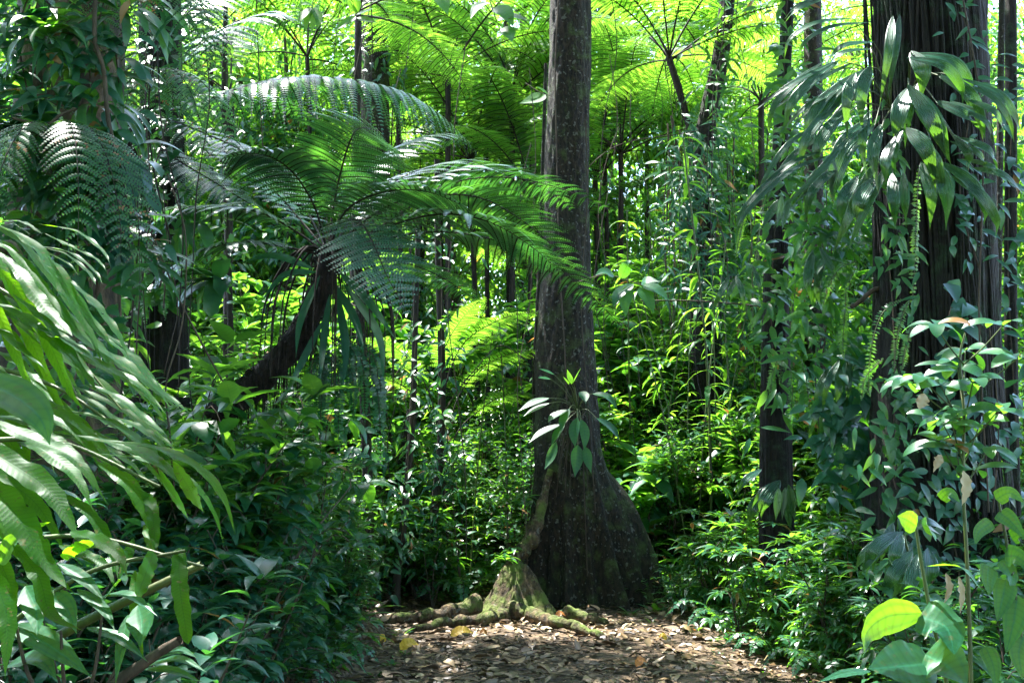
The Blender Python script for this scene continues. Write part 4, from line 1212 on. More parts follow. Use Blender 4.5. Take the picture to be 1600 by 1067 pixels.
def gen_tree(h, r, cl, per, L, Wd, mat, low=.35):
    tm, lm = MB(), MB()
    top = np.array([U(-.06, .06) * h, U(-.06, .06) * h, h])
    ax = spline([[0, 0, -.4], top * .5 + rng.normal(0, .02 * h, 3), top], 24)
    tube(tm, ax, [.02 * h + .04, .012 * h + .02, .02], 8, 24, rough=.05)
    cen = []
    for k in range(cl):
        u = U(low, 1.0)
        i = int(u * 23)
        a = U(0, 6.28)
        rr = r * (1.15 - u * .75) * U(.35, 1.0)
        e = ax[i] + np.array([math.cos(a) * rr, math.sin(a) * rr, U(-.05, .25) * r])
        if k % 2 == 0:
            tube(tm, [ax[max(0, i - 3)], (ax[i] + e) / 2 + np.array([0, 0, .1]), e], [.02, .012, .005], 4, 7)
        cen.append(e)
    crown_clumps(lm, np.array(cen), r * .22, per, L, Wd, None, .6, .7)
    return [('trunk', tm, M_BSTALK), ('crown', lm, mat)]


ORD = ['first', 'second', 'third', 'fourth', 'fifth', 'sixth', 'seventh', 'eighth', 'ninth', 'tenth', 'eleventh', 'twelfth', 'thirteenth', 'fourteenth', 'fifteenth', 'sixteenth', 'seventeenth', 'eighteenth', 'nineteenth', 'twentieth',
       'twenty-first', 'twenty-second', 'twenty-third', 'twenty-fourth', 'twenty-fifth', 'twenty-sixth', 'twenty-seventh', 'twenty-eighth', 'twenty-ninth', 'thirtieth', 'thirty-first', 'thirty-second', 'thirty-third', 'thirty-fourth', 'thirty-fifth']


def on_path(x, y):
    return -1.25 + 0.1 * np.sin(y * 2) < x < 1.95 + 0.25 * np.sin(y * 1.3) and y < 9.3


def sow(proto, n, px, yy, sc, desc, mark, rev=False, group=None, path_ok=False):
    """n copies standing in a strip of the picture's ground; labelled by their order from a landmark"""
    s = []
    tries = 0
    while len(s) < n and tries < 2000:
        tries += 1
        p, y = U(*px), U(*yy)
        x = (p - 800) / F_PX * y
        if not path_ok and on_path(x, y):
            continue
        if any(abs(x - q[1]) < .3 and abs(y - q[2]) < .3 for q in s):
            continue
        s.append((p, x, y))
    s.sort(reverse=rev)
    for i, (p, x, y) in enumerate(s):
        lab = f'{desc}, {ORD[i]} from {mark}' if n > 1 else f'{desc} by {mark}'
        proto.place((x, y, float(gz(x, y)) - .02), lab, sc=U(*sc), group=group)


def thickets():
    dark_shrub = [Proto('shrub', 'shrub', 'dark shrubs on the shaded bank', gen_shrub(1.15, 4, .5, 7, l, w, sh, .9, 2, .07, m)) for l, w, sh, m in ((.17, .065, 'ovate', M_LEAF_DARK), (.2, .07, 'lance', M_LEAF), (.13, .045, 'lance', M_LEAF_DARK))]
    low_shrub = [Proto('shrub', 'shrub', 'low shrubs along the path', gen_shrub(.85, 4, .45, 3, .15, .045, 'lance', .9, 4, .12, M_LEAF, up=.15)) for _ in range(3)]
    sapling = [Proto('sapling', 'sapling', 'saplings in the thicket', gen_shrub(2.6, 1, .2, 12, .19, .07, 'ovate', .8, 3, .12, M_LEAF)) for _ in range(3)]
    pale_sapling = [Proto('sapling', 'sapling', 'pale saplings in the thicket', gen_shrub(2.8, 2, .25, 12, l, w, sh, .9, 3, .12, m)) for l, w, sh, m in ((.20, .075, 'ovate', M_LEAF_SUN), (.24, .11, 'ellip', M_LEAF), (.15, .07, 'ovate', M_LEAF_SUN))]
    fine_shrub = [Proto('shrub', 'shrub', 'small-leaved shrubs', gen_shrub(2.2, 3, .3, 16, .10, .042, 'ellip', .6, 2, .06, M_LEAF)) for _ in range(2)]
    broad = [Proto('broadleaf_plant', 'plant', 'broad-leaved plants', gen_shrub(1.5, 2, .3, 4, .32, .14, 'ovate', 1.0, 2, .16, M_LEAF)) for _ in range(2)]
    seedling = [Proto('seedling', 'seedling', 'seedlings on the forest floor', [('seedling', gen_rosette(9, .13, .045, 'ovate', .9, .1, .6, M_LEAF, 4), M_LEAF)]) for _ in range(3)]
    sfern = [Proto('fern', 'fern', 'small ground ferns', [('fern', gen_small_fern(9, .5, .13, M_LEAF), [M_LEAF, M_STALK])]) for _ in range(2)]
    strap = [Proto('strap_plant', 'plant', 'strap-leaved plants', [('strap_plant', gen_rosette(14, .55, .05, 'strap', 1.3, .2, 1.3, M_LEAF), M_LEAF)]) for _ in range(2)]
    cane = [Proto('cane', 'cane', 'slender canes', gen_cane(3.4)) for _ in range(3)]

    # shaded left bank
    for k, d in enumerate(('dark drooping shrub on the bank under the leaning fern', 'deep green sprawling shrub on the shaded bank', 'dark bushy shrub on the shaded bank')):
        sow(dark_shrub[k], 10, (230, 575), (5.2, 9.2), (.5, 1.3), d, 'the path side', True)
    sow(dark_shrub[0], 12, (60, 330), (3.6, 5.2), (.6, 1.0), 'dark drooping shrub behind the wavy-leaved ferns', 'the frame edge')
    sow(sapling[0], 14, (170, 480), (6.0, 9), (.55, .95), 'thin sapling rising between mottled tree and leaning fern', 'the mottled tree')
    sow(broad[0], 10, (200, 520), (5.2, 8.5), (.6, 1.1), 'broad-leaved plant rising from the shaded bank', 'the mottled tree')
    sow(dark_shrub[2], 8, (-60, 150), (3.3, 4.6), (.8, 1.3), 'dark narrow-leaved shrub behind the wavy-leaved ferns', 'the frame edge')
    sow(strap[0], 9, (300, 590), (5.4, 8.8), (.6, 1.4), 'arching strap-leaved plant low on the shaded bank', 'the path side', True)
    sow(sfern[0], 9, (330, 640), (6.0, 8.9), (.5, .9), 'small ground fern low on the shaded bank', 'the path side', True)
    sow(seedling[0], 22, (360, 640), (6.2, 8.5), (.7, 1.5), 'seedling on leaf litter at the foot of the bank', 'the path side', True)
    # right of the path
    for k, d in enumerate(('low shiny shrub in the sunny patch right of the path', 'low spreading shrub right of the path', 'knee-high whorled shrub right of the path')):
        sow(low_shrub[k], 15, (1030, 1420), (6.6, 9.8), (.6, 1.15), d, 'the buttressed tree')
    sow(low_shrub[1], 12, (1250, 1650), (4.2, 6.5), (.6, 1.1), 'low shrub in the shade before the great fibrous tree', 'the path side')
    sow(seedling[1], 28, (1010, 1420), (6.6, 9.4), (.7, 1.8), 'seedling in the sun-flecked litter right of the path', 'the buttressed tree')
    sow(sfern[1], 10, (1060, 1450), (6.4, 9.5), (.5, .95), 'small fern among the low shrubs right of the path', 'the buttressed tree')
    sow(strap[1], 7, (1100, 1500), (6.2, 9.5), (.6, 1.0), 'strap-leaved plant right of the path', 'the buttressed tree')
    sow(seedling[2], 12, (850, 1040), (8.8, 10.2), (.7, 1.6), 'seedling at the dark foot of the buttressed tree', 'the mossy root', path_ok=True)
    sow(dark_shrub[1], 8, (1330, 1700), (5.0, 9.5), (.6, 1.0), 'dark shrub at the foot of the great fibrous tree', 'the path side')
    sow(seedling[0], 16, (1080, 1300), (6.5, 8.6), (.5, 1.1), 'tiny seedling at the right margin of the path', 'the buttressed tree', path_ok=True)
    sow(seedling[2], 14, (560, 640), (6.5, 8.4), (.5, 1.1), 'tiny seedling at the bank margin of the path', 'the bank', path_ok=True)
    # behind the buttressed tree
    for k, d in enumerate(('bright sapling right of the buttressed tree', 'leafy sapling right of the buttressed tree', 'leaning sapling right of the buttressed tree')):
        sow(pale_sapling[k], 11, (935, 1380), (11.5, 15.5), (.8, 1.6), d, 'its trunk')
        sow(sapling[k], 6, (960, 1420), (10.8, 13.5), (.6, 1.0), ('dark ' + d.split(' ', 1)[1] if k else 'green sapling right of the buttressed tree'), 'its trunk')
    for k in range(3):
        sow(cane[k], 9, (985, 1200), (10.6, 13.5), (.9, 1.5), ('upright slender cane', 'curving slender cane', 'leafy slender cane')[k] + ' in the thicket right of the buttressed tree', 'its trunk')
    for k in range(2):
        sow(fine_shrub[k], 14, (540, 850), (10.4, 14.5), (.6, 1.05), ('small-leaved shrub', 'airy small-leaved shrub')[k] + ' left of the buttressed tree beyond the root', 'its trunk', True)
        sow(fine_shrub[k], 9, (930, 1400), (10.5, 15), (.7, 1.1), ('small-leaved shrub', 'airy small-leaved shrub')[k] + ' in the thicket right of the buttressed tree', 'its trunk')
        sow(sapling[k], 8, (430, 850), (9.6, 14), (.5, .9), ('green sapling', 'open sapling')[k] + ' left of the buttressed tree', 'its trunk', True)
        sow(pale_sapling[k], 14, (400, 860), (11.5, 15.5), (.7, 1.5), ('pale sapling', 'yellow-green sapling')[k] + ' left of the buttressed tree', 'its trunk', True)
        sow(broad[k], 10, (960, 1400), (10.8, 14), (.7, 1.5), ('broad-leaved plant', 'broad drooping plant')[k] + ' in the thicket right of the buttressed tree', 'its trunk')
    sow(cane[0], 10, (420, 840), (9.8, 13), (.6, 1.0), 'slender cane left of the buttressed tree', 'its trunk', True)
    sow(strap[0], 10, (520, 790), (10.4, 12.5), (.8, 1.6), 'strap-leaved plant left of the buttressed tree beyond the root', 'its trunk', True)
    sow(strap[1], 10, (1030, 1350), (10.3, 12.5), (.8, 1.8), 'strap-leaved plant in the thicket right of the buttressed tree', 'its trunk')
    sow(sfern[0], 10, (520, 740), (9.6, 12), (.8, 1.6), 'fern left of the buttressed tree beyond the root', 'its trunk', True)
    sow(sfern[1], 10, (1040, 1350), (10, 12), (.8, 1.6), 'fern in the thicket right of the buttressed tree', 'its trunk')
    sow(low_shrub[0], 14, (520, 730), (9.7, 12.5), (.8, 1.5), 'low whorled shrub left of the buttressed tree beyond the root', 'its trunk', True)
    sow(pale_sapling[0], 10, (1180, 1420), (8.6, 11), (.7, 1.1), 'pale sapling between the narrow trunk and the great fibrous tree', 'the narrow trunk')
    sow(sapling[2], 12, (-80, 420), (8.5, 14), (.8, 1.3), 'tall sapling behind the black fibrous tree', 'that tree')
    sow(sapling[1], 10, (1330, 1750), (8.6, 14), (.8, 1.4), 'tall sapling behind the great fibrous tree', 'that tree')
    sow(fine_shrub[0], 10, (1330, 1800), (8.6, 14), (.8, 1.3), 'small-leaved shrub behind the great fibrous tree', 'that tree')
    # trees of the sunny middle distance
    tg = 'young trees in the sunny middle distance'
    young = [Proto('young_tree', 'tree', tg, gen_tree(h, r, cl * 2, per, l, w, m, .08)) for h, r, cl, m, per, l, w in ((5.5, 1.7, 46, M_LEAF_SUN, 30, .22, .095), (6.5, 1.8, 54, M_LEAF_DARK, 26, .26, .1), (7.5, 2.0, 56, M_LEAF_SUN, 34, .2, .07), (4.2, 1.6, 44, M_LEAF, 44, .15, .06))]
    for k, d in enumerate(('young yellow-green tree in the distance', 'young mid-green tree in the distance', 'tall thin yellow-green tree in the distance', 'small bushy tree in the distance')):
        sow(young[k], 10, (-250, 840), (17, 24), (.8, 1.2), d + ' left of the buttressed tree', 'its trunk', True)
        sow(young[k], 10, (900, 1850), (16, 24), (.8, 1.2), d + ' right of the buttressed tree', 'its trunk')
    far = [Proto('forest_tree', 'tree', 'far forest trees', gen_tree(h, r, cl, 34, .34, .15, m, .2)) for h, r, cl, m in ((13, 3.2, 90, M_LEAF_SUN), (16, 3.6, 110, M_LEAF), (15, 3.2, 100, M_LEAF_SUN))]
    for k, d in enumerate(('tall light green forest tree far', 'tall dark green forest tree far', 'tall narrow forest tree far')):
        sow(far[k], 8, (-300, 850), (25, 35), (.75, 1.1), d + ' left of the buttressed tree', 'its trunk', True)
        sow(far[k], 8, (880, 1900), (25, 35), (.75, 1.1), d + ' right of the buttressed tree', 'its trunk')


def far_forest_and_screens():
    mb = MB()
    n = 2900
    x = U(-42, 42, n)
    y = U(33, 50, n)
    z = gz(x, y) + U(0, 1, n) ** .8 * (21 + 4 * wob(x, y, .25))
    crown_clumps(mb, np.stack([x, y, z], 1), .9, 40, .42, .2, None, .6, .8)
    n = 1000  # unseen foliage behind the camera, added to cut frontal light
    a = U(math.pi * .98, math.pi * 2.02, n)
    r = U(12, 17, n)
    x, y = r * np.cos(a), r * np.sin(a) + 1
    crown_clumps(mb, np.stack([x, y, gz(x, y) + U(0, 11, n)], 1), .8, 26, .42, .2, None, .6, .8)
    n = 420  # unseen clumps close on the left, added to shade the near leaves
    y = U(-4, 6, n)
    x = -np.maximum(U(4.2, 8, n), .62 * y + 1.6)
    crown_clumps(mb, np.stack([x, y, gz(x, y) + U(0, 9, n)], 1), .6, 26, .36, .16, sun_open, .6, .8)
    kind(mb.build('far_forest_and_screens', M_LEAF_SUN), 'stuff')
    # ground cover of countless small leaves
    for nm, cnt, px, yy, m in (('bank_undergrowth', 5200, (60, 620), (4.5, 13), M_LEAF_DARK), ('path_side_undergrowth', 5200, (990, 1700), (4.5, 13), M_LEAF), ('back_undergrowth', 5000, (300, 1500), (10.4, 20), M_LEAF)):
        mb = MB()
        y = U(*yy, cnt)
        x = (U(*px, cnt) - 800) / F_PX * y
        ok = np.array([not on_path(a, b) for a, b in zip(x, y)])
        dens = wob(x, y, 2.2, 4) > -.45
        x, y = x[ok & dens], y[ok & dens]
        m_ = len(x)
        per = 5
        P = np.repeat(np.stack([x, y, gz(x, y) + U(.03, .38, m_) ** 1.3], 1), per, 0) + rng.normal(0, .035, (m_ * per, 3))
        a = U(0, 6.28, m_ * per)
        d = np.stack([np.cos(a), np.sin(a), U(-.2, .6, m_ * per)], 1)
        leaves(mb, P, d, np.tile([0, 0, 1.0], (m_ * per, 1)) + U(-.3, .3, (m_ * per, 3)), U(.05, .13, m_ * per), U(.02, .05, m_ * per), .7, 'ovate', 2, .2)
        kind(mb.build(nm, m), 'stuff')


def litter():
    mb = MB()
    n = 15000
    y = U(5.5, 13, n)
    x = U(-3.2, 4.2, n) + .1 * y
    on = (x > -1.6) & (x < 2.6)
    k = on | (U(0, 1, n) < .35)
    x, y = x[k], y[k]
    n = len(x)
    a = U(0, 6.28, n)
    d = np.stack([np.cos(a), np.sin(a), U(-.15, .3, n)], 1)
    g = np.tile([0, 0, 1.0], (n, 1)) + U(-.5, .5, (n, 3))
    L = U(.03, .085, n) * np.where(U(0, 1, n) < .1, 2.0, 1)
    r = np.clip(rng.normal(.34, .26, n), 0, 1)
    r = np.clip(r + .6 * np.exp(-((x - .35) / .8) ** 2 - ((y - 8.7) / .45) ** 2), 0, 1)      # pale leaves round the roots, paled further as a painted sun patch
    leaves(mb, np.stack([x, y, gz(x, y) + U(.004, .03, n)], 1), d, g, L, L * U(.35, .6, n), U(-1.4, 1.6, n), 'ovate', 4, U(-.3, .5, n), rnd=r)
    n = 380
    y = U(6, 10, n)
    x = U(-1.8, 2.6, n)
    a = U(0, 6.28, n)
    L = U(.08, .15, n)
    leaves(mb, np.stack([x, y, gz(x, y) + U(.015, .05, n)], 1), np.stack([np.cos(a), np.sin(a), U(-.1, .5, n)], 1), np.tile([0, 0, 1.0], (n, 1)) + U(-.6, .6, (n, 3)), L, L * U(.3, .5, n), U(-2.2, 2.4, n), 'ovate', 6, U(-.5, .9, n), rnd=np.clip(rng.normal(.4, .3, n), 0, 1))
    kind(mb.build('leaf_litter', M_DEAD), 'stuff')
    sm = MB()
    for _ in range(420):
        x0, y0 = U(-1.5, 2.6), U(6.2, 9.5)
        a, l = U(0, 6.28), U(.08, .35)
        p = np.array([[x0, y0, 0], [x0 + math.cos(a) * l * .5 + U(-.02, .02), y0 + math.sin(a) * l * .5, 0], [x0 + math.cos(a) * l, y0 + math.sin(a) * l, 0]])
        p[:, 2] = gz(p[:, 0], p[:, 1]) + U(.008, .03, 3)
        tube(sm, p, [U(.002, .007), .002], 5, 6)
    kind(sm.build('twig_litter', M_BSTALK), 'stuff')
    ylw = leaf_mat('fallen yellow leaf', (.42, .26, .02), (.55, .34, .02), (.5, .3, .01), (.6, .4, .02), .3, .5, 8, 4, .3, .3, 0)
    org = leaf_mat('fallen orange leaf', (.34, .12, .02), (.42, .16, .03), (.4, .12, .01), (.5, .16, .02), .3, .5, 8, 4, .3, .3, 0)
    for px, py, l, m, lab in ((722, 1001, .19, ylw, 'large yellow fallen leaf in front of the left root'), (640, 1022, .2, ylw, 'ragged yellow fallen leaf near the tip of the left root'), (699, 962, .13, org, 'orange leaf standing up on the mossy left root'), (755, 1003, .08, org, 'small orange fallen leaf before the middle root'),
                              (1003, 1052, .13, org, 'orange fallen leaf on the sunlit path near the frame edge'), (1035, 1010, .08, ylw, 'small yellow fallen leaf right of the middle root'), (598, 1012, .12, ylw, 'dull yellow fallen leaf at the foot of the bank'), (876, 972, .1, org, 'rusty fallen leaf at the end of the buttress'),
                              (430, 1045, .24, M_DEAD, 'large tan dead leaf standing on the shaded bank'), (1212, 990, .2, M_DEAD, 'curled brown dead leaf under the low shrubs right of the path')):
        q = on_ground(px, py)
        mb = MB()
        a = U(0, 6.28)
        d = np.array([math.cos(a), math.sin(a) * .5, .1]) * l * .5
        path_leaf(mb, [q - d + [0, 0, .05], q + [0, 0, .085], q + d + [0, 0, .05]], l * .5, (U(-.4, .4), -.6, .9), 'ovate', 12, 7, .2, .05, edge=.06, rnd=.75)
        tag(mb.build('fallen_leaf', m), lab, 'fallen leaf', 'fallen leaves on the forest floor')
    st = MB()
    for _ in range(1):
        pts = [on_ground(1195, 985) + [0, 0, .02], on_ground(1260, 1000) + [0, 0, .03], on_ground(1335, 1002) + [0, 0, .05]]
        tube(st, pts, [.012, .008], 6, 12, rough=.1)
    tag(st.build('fallen_branch', M_BSTALK), 'thin fallen branch lying under the shrubs right of the path', 'branch')


def climbers_and_vines():
    def single(name, mb, mat, lab, cat, group=None):
        return tag(mb.build(name, mat), lab, cat, group)
    eg = 'epiphytes on the mottled tree'
    E = [(112, 108, 11, 62, 16, 'lance', M_LEAF_SUN, 'bright yellow-green epiphyte tuft in the middle of the mottled tree'), (150, 165, 13, 118, 17, 'strap', M_LEAF, 'epiphyte with long straps drooping off the path side of the mottled tree'),
         (60, 45, 12, 58, 30, 'heart', M_LEAF_DARK, 'heart-leaved epiphyte high on the mottled tree near the corner'), (25, 210, 10, 60, 28, 'heart', M_LEAF_DARK, 'dark heart-leaved epiphyte at the frame edge on the mottled tree'), (190, 245, 13, 120, 32, 'lance', M_LEAF_DARK, 'epiphyte with wide dark hanging leaves low on the mottled tree'),
         (120, 300, 12, 90, 22, 'strap', M_LEAF_DARK, 'shadowed strap epiphyte low on the mottled tree'), (50, 290, 10, 62, 24, 'ovate', M_LEAF, 'oval-leaved epiphyte above the woody stem'), (190, 20, 14, 120, 16, 'strap', M_LEAF, 'epiphyte with green straps hanging from the top edge'),
         (245, 10, 12, 110, 20, 'lance', M_LEAF, 'lance-leaved epiphyte hanging across the black fibrous tree'), (20, 120, 12, 50, 24, 'ovate', M_LEAF_DARK, 'dark oval-leaved epiphyte at the frame edge'), (90, 190, 10, 55, 22, 'ovate', M_LEAF_DARK, 'small oval epiphyte under the bright tuft'),
         (160, 370, 12, 100, 24, 'strap', M_LEAF_DARK, 'dark strap rosette above the bank shrubs'), (310, 350, 9, 95, 26, 'lance', M_LEAF_DARK, 'ribbed dark rosette between the black tree and the leaning fern'), (345, 440, 11, 80, 30, 'strap', M_LEAF_DARK, 'glossy dark rosette beside the leaning fern trunk'), (75, 360, 9, 120, 18, 'strap', M_LEAF, 'teal strap plant above the wavy leaflets')]
    for px, py, n, l, w, sh, m, lab in E:
        y = 5.0 if px < 200 else 7.0
        c = at(px, py, y)
        mb = MB()
        az = U(0, 6.28, n)
        d = np.stack([np.cos(az), -np.abs(np.sin(az)) * .8 - .1, U(-.5, .9, n)], 1)
        f = y / F_PX
        leaves(mb, np.tile(c, (n, 1)) + d * .02, d, np.tile([0, -.3, 1.0], (n, 1)) + U(-.3, .3, (n, 3)), l * f * U(.75, 1.15, n), w * f * U(.8, 1.1, n), U(.8, 2.0, n) if sh != 'heart' else U(.6, 1.2, n), sh, 9, .2)
        single('epiphyte', mb, m, lab, 'epiphyte', eg)
    for k in range(16):
        px, py, y = U(15, 225), -30 + 30 * k, U(4.85, 5.1)
        n, sh = int(U(8, 14)), ('lance', 'strap', 'ovate')[k % 3]
        l, w = U(60, 115), U(14, 24)
        az = U(0, 6.28, n)
        d = np.stack([np.cos(az), -np.abs(np.sin(az)) * .8 - .1, U(-.5, .9, n)], 1)
        mb = MB()
        leaves(mb, np.tile(at(px, py, y), (n, 1)) + d * .02, d, np.tile([0, -.3, 1.0], (n, 1)) + U(-.3, .3, (n, 3)), l * y / F_PX * U(.75, 1.15, n), w * y / F_PX * U(.8, 1.1, n), U(.8, 2.0, n), sh, 9, .2)
        single('epiphyte', mb, (M_LEAF, M_LEAF_DARK, M_LEAF)[k % 3], f'leafy epiphyte tuft on the mottled tree, {ORD[k]} from the top', 'epiphyte', eg)
    # thin stems and roots that hang through the whole wood
    for zone, lo_, hi_, mark, rev in (('left of the buttressed tree', 380, 850, 'its trunk', True), ('right of the buttressed tree', 930, 1370, 'its trunk', False), ('before the mottled and black trees', 20, 330, 'the frame edge', False)):
        for k, px in enumerate(sorted(U(lo_, hi_, 14), reverse=rev)):
            y = U(8.5, 13) if lo_ > 100 else U(4.6, 6.5)
            top, bot = U(-60, 300), U(450, 900)
            m = 6
            pts = [(px + U(-1, 1) * 9 + 14 * math.sin(i * 1.1 + k), top + (bot - top) * i / m) for i in range(m + 1)]
            mb = MB()
            tube(mb, [at(p, q, y) for p, q in pts], U(.003, .006), 5, 40, rough=.08)
            single('hanging_vine', mb, (M_BSTALK, M_STALK)[k % 2], f'thin vine hanging {zone}, {ORD[k]} from {mark}', 'vine', 'thin hanging vines')
    for k in range(26):
        px, top = U(1040, 1150), U(180, 330)
        ln, y = U(120, 300), U(12.0, 12.3)
        mb = MB()
        tube(mb, [at(px, top, y), at(px + U(-8, 8), top + ln * .5, y), at(px + U(-12, 12), top + ln, y)], [U(.006, .014), .004], 5, 14, rough=.1)
        single('hanging_root', mb, (M_PALE, M_BSTALK)[k % 2], 'stringy hanging root in the veil over the leaning tree', 'root', 'hanging roots veiling the leaning tree')
    # leafy climbers flat on the trunks
    def climber(lst, y, n, l, w, sh, m, lab, spread):
        mb, sm = MB(), MB()
        P = spline([at(a, b, y) for a, b in lst], 40)
        tube(sm, P[::4], [.006, .004], 5, 20)
        i = rng.integers(0, 40, n)
        o = np.stack([rng.normal(0, spread, n), U(-.12, .0, n), rng.normal(0, .1, n)], 1)
        d = np.stack([U(-1, 1, n), U(-.9, -.2, n), U(-1, .1, n)], 1)
        leaves(mb, P[i] + o, d, np.tile([0, -1, .6], (n, 1)) + U(-.3, .3, (n, 3)), l * U(.6, 1.1, n), w * U(.6, 1.1, n), .7, sh, 5, .2)
        t = thing('climber', lab, 'climber', tuple(P[0]), 'climbers on the trunks')
        sm.build('stem', M_BSTALK, t)
        mb.build('foliage', m, t)
    climber([(40, 420), (60, 250), (30, 60), (60, -40)], 4.95, 190, .26, .05, 'lance', M_LEAF_DARK, 'dark narrow-leaved climber covering the edge of the mottled tree', .16)
    climber([(150, 460), (165, 280), (140, 120), (170, -30)], 4.95, 170, .19, .05, 'lance', M_LEAF_DARK, 'lance-leaved climber on the path side of the mottled tree', .12)
    climber([(100, 420), (90, 320), (110, 210)], 4.9, 110, .13, .07, 'heart', M_LEAF, 'heart-leaved climber over the middle of the mottled tree', .14)
    climber([(1480, 640), (1478, 520), (1500, 440)], 6.75, 26, .17, .13, 'heart', M_LEAF_DARK, 'sparse heart-leaved climber on the great fibrous tree', .1)
    climber([(1090, 480), (1070, 330), (1085, 200)], 12.0, 300, .3, .05, 'lance', M_LEAF_DARK, 'shaggy climber draped on the hanging-root tree', .22)
    climber([(1060, 260), (1120, 330), (1150, 450), (1160, 600)], 12.2, 300, .3, .06, 'lance', M_LEAF, 'leaning curtain of leaves in front of the hanging-root tree', .2)
    climber([(1215, 640), (1205, 480), (1215, 300), (1225, 100)], 8.2, 200, .24, .06, 'lance', M_LEAF, 'lance-leaved climber up the narrow striped trunk', .13)
    climber([(1285, 560), (1300, 420), (1290, 320)], 7.8, 200, .24, .06, 'lance', M_LEAF, 'tangle of leaves between the two right-hand trunks', .2)
    climber([(1330, 760), (1310, 650), (1340, 560)], 7.6, 150, .24, .08, 'ovate', M_LEAF_DARK, 'dark leaf tangle at the path-side of the great fibrous tree', .16)
    climber([(585, 180), (580, 60), (590, -40)], 15.8, 120, .26, .07, 'lance', M_LEAF, 'leafy climber on the distant trunk at the top', .3)
    climber([(570, 900), (575, 780), (570, 660)], 9.3, 70, .18, .06, 'ovate', M_LEAF_DARK, 'leafy climber on the dark thin trunk beside the bank', .12)
    climber([(1590, 700), (1575, 400), (1585, 100)], 7.9, 90, .2, .07, 'ovate', M_LEAF_DARK, 'climber on the thin trunk at the right frame edge', .14)
    climber([(250, 470), (262, 330), (250, 180), (258, 60), (250, -40)], 7.5, 260, .26, .055, 'lance', M_LEAF_DARK, 'lance-leaved climber wrapping the black fibrous tree', .13)
    climber([(230, 480), (240, 380), (236, 260)], 7.4, 130, .16, .08, 'ovate', M_LEAF, 'oval-leaved climber low on the black fibrous tree', .12)
    climber([(130, 640), (120, 520), (140, 420)], 4.9, 150, .16, .06, 'lance', M_LEAF, 'leafy climber at the foot of the mottled tree', .2)
    climber([(1500, 900), (1480, 760), (1510, 660)], 6.8, 120, .16, .06, 'lance', M_LEAF_DARK, 'dark climber low on the great fibrous tree', .22)
    climber([(1400, 900), (1390, 760), (1400, 620)], 6.8, 130, .17, .06, 'ovate', M_LEAF, 'climber on the path-side foot of the great fibrous tree', .12)
    climber([(622, 880), (634, 780), (642, 640), (652, 500)], 9.5, 150, .15, .035, 'lance', M_LEAF, 'narrow-leaved climber on the thin black curved trunk', .12)
    climber([(672, 880), (676, 780), (688, 640), (690, 480), (688, 330)], 10.1, 190, .15, .04, 'lance', M_LEAF_DARK, 'narrow-leaved climber on the black trunk with a knot', .13)
    climber([(352, 460), (354, 260), (356, 60)], 9.9, 140, .16, .045, 'lance', M_LEAF, 'leafy climber on the thin black pole', .13)
    climber([(1272, 640), (1272, 400), (1270, 120)], 11.4, 200, .2, .05, 'lance', M_LEAF, 'leafy climber on the dark trunk behind the palms', .18)
    climber([(1216, 300), (1226, 100), (1232, -40)], 8.4, 110, .18, .05, 'lance', M_LEAF, 'leaf tufts on the upper narrow trunk', .12)
    climber([(1112, 260), (1118, 160), (1130, 60), (1140, -40)], 12.3, 190, .26, .05, 'lance', M_LEAF, 'leaf-hung upper stretch of the bent trunk under the tree fern', .2)
    for k, (px, py, y, lab) in enumerate(((230, 130, 6.9, 'drooping fern hanging off the black fibrous tree'),
                                           (90, 230, 4.75, 'drooping fern low on the mottled tree above the wavy leaflets'), (215, -10, 5.6, 'drooping fern hanging from the top edge between the two left trunks'))):
        h = at(px, py, y)
        t = thing('hanging_fern', lab, 'fern', tuple(h), 'drooping ferns on the left trunks')
        for q in range(6):
            a = -.4 - q * .45 + U(-.2, .2)
            d = np.array([math.cos(a), math.sin(a) * .6, 0]) * U(.35, .6)
            mb = MB()
            frond(mb, [h, h + d * .5 + [0, 0, .08], h + d + [0, 0, -.08], h + d * 1.35 + [0, 0, -.4], h + d * 1.45 + [0, 0, U(-.9, -.6)]], (0, -.3, 1), 22, .17, .12, .5, .012, plen=.13, rr=.004)
            mb.build('frond', [M_LEAF, M_STALK], t)
    climber([(1530, 420), (1500, 300), (1520, 120), (1490, -40)], 6.8, 90, .15, .05, 'lance', M_LEAF_DARK, 'thin dark climber up the far side of the great fibrous tree', .1)
    climber([(1400, 620), (1395, 480), (1385, 350), (1392, 200)], 6.85, 110, .16, .05, 'lance', M_LEAF, 'narrow climber along the path-side edge of the great fibrous tree', .08)
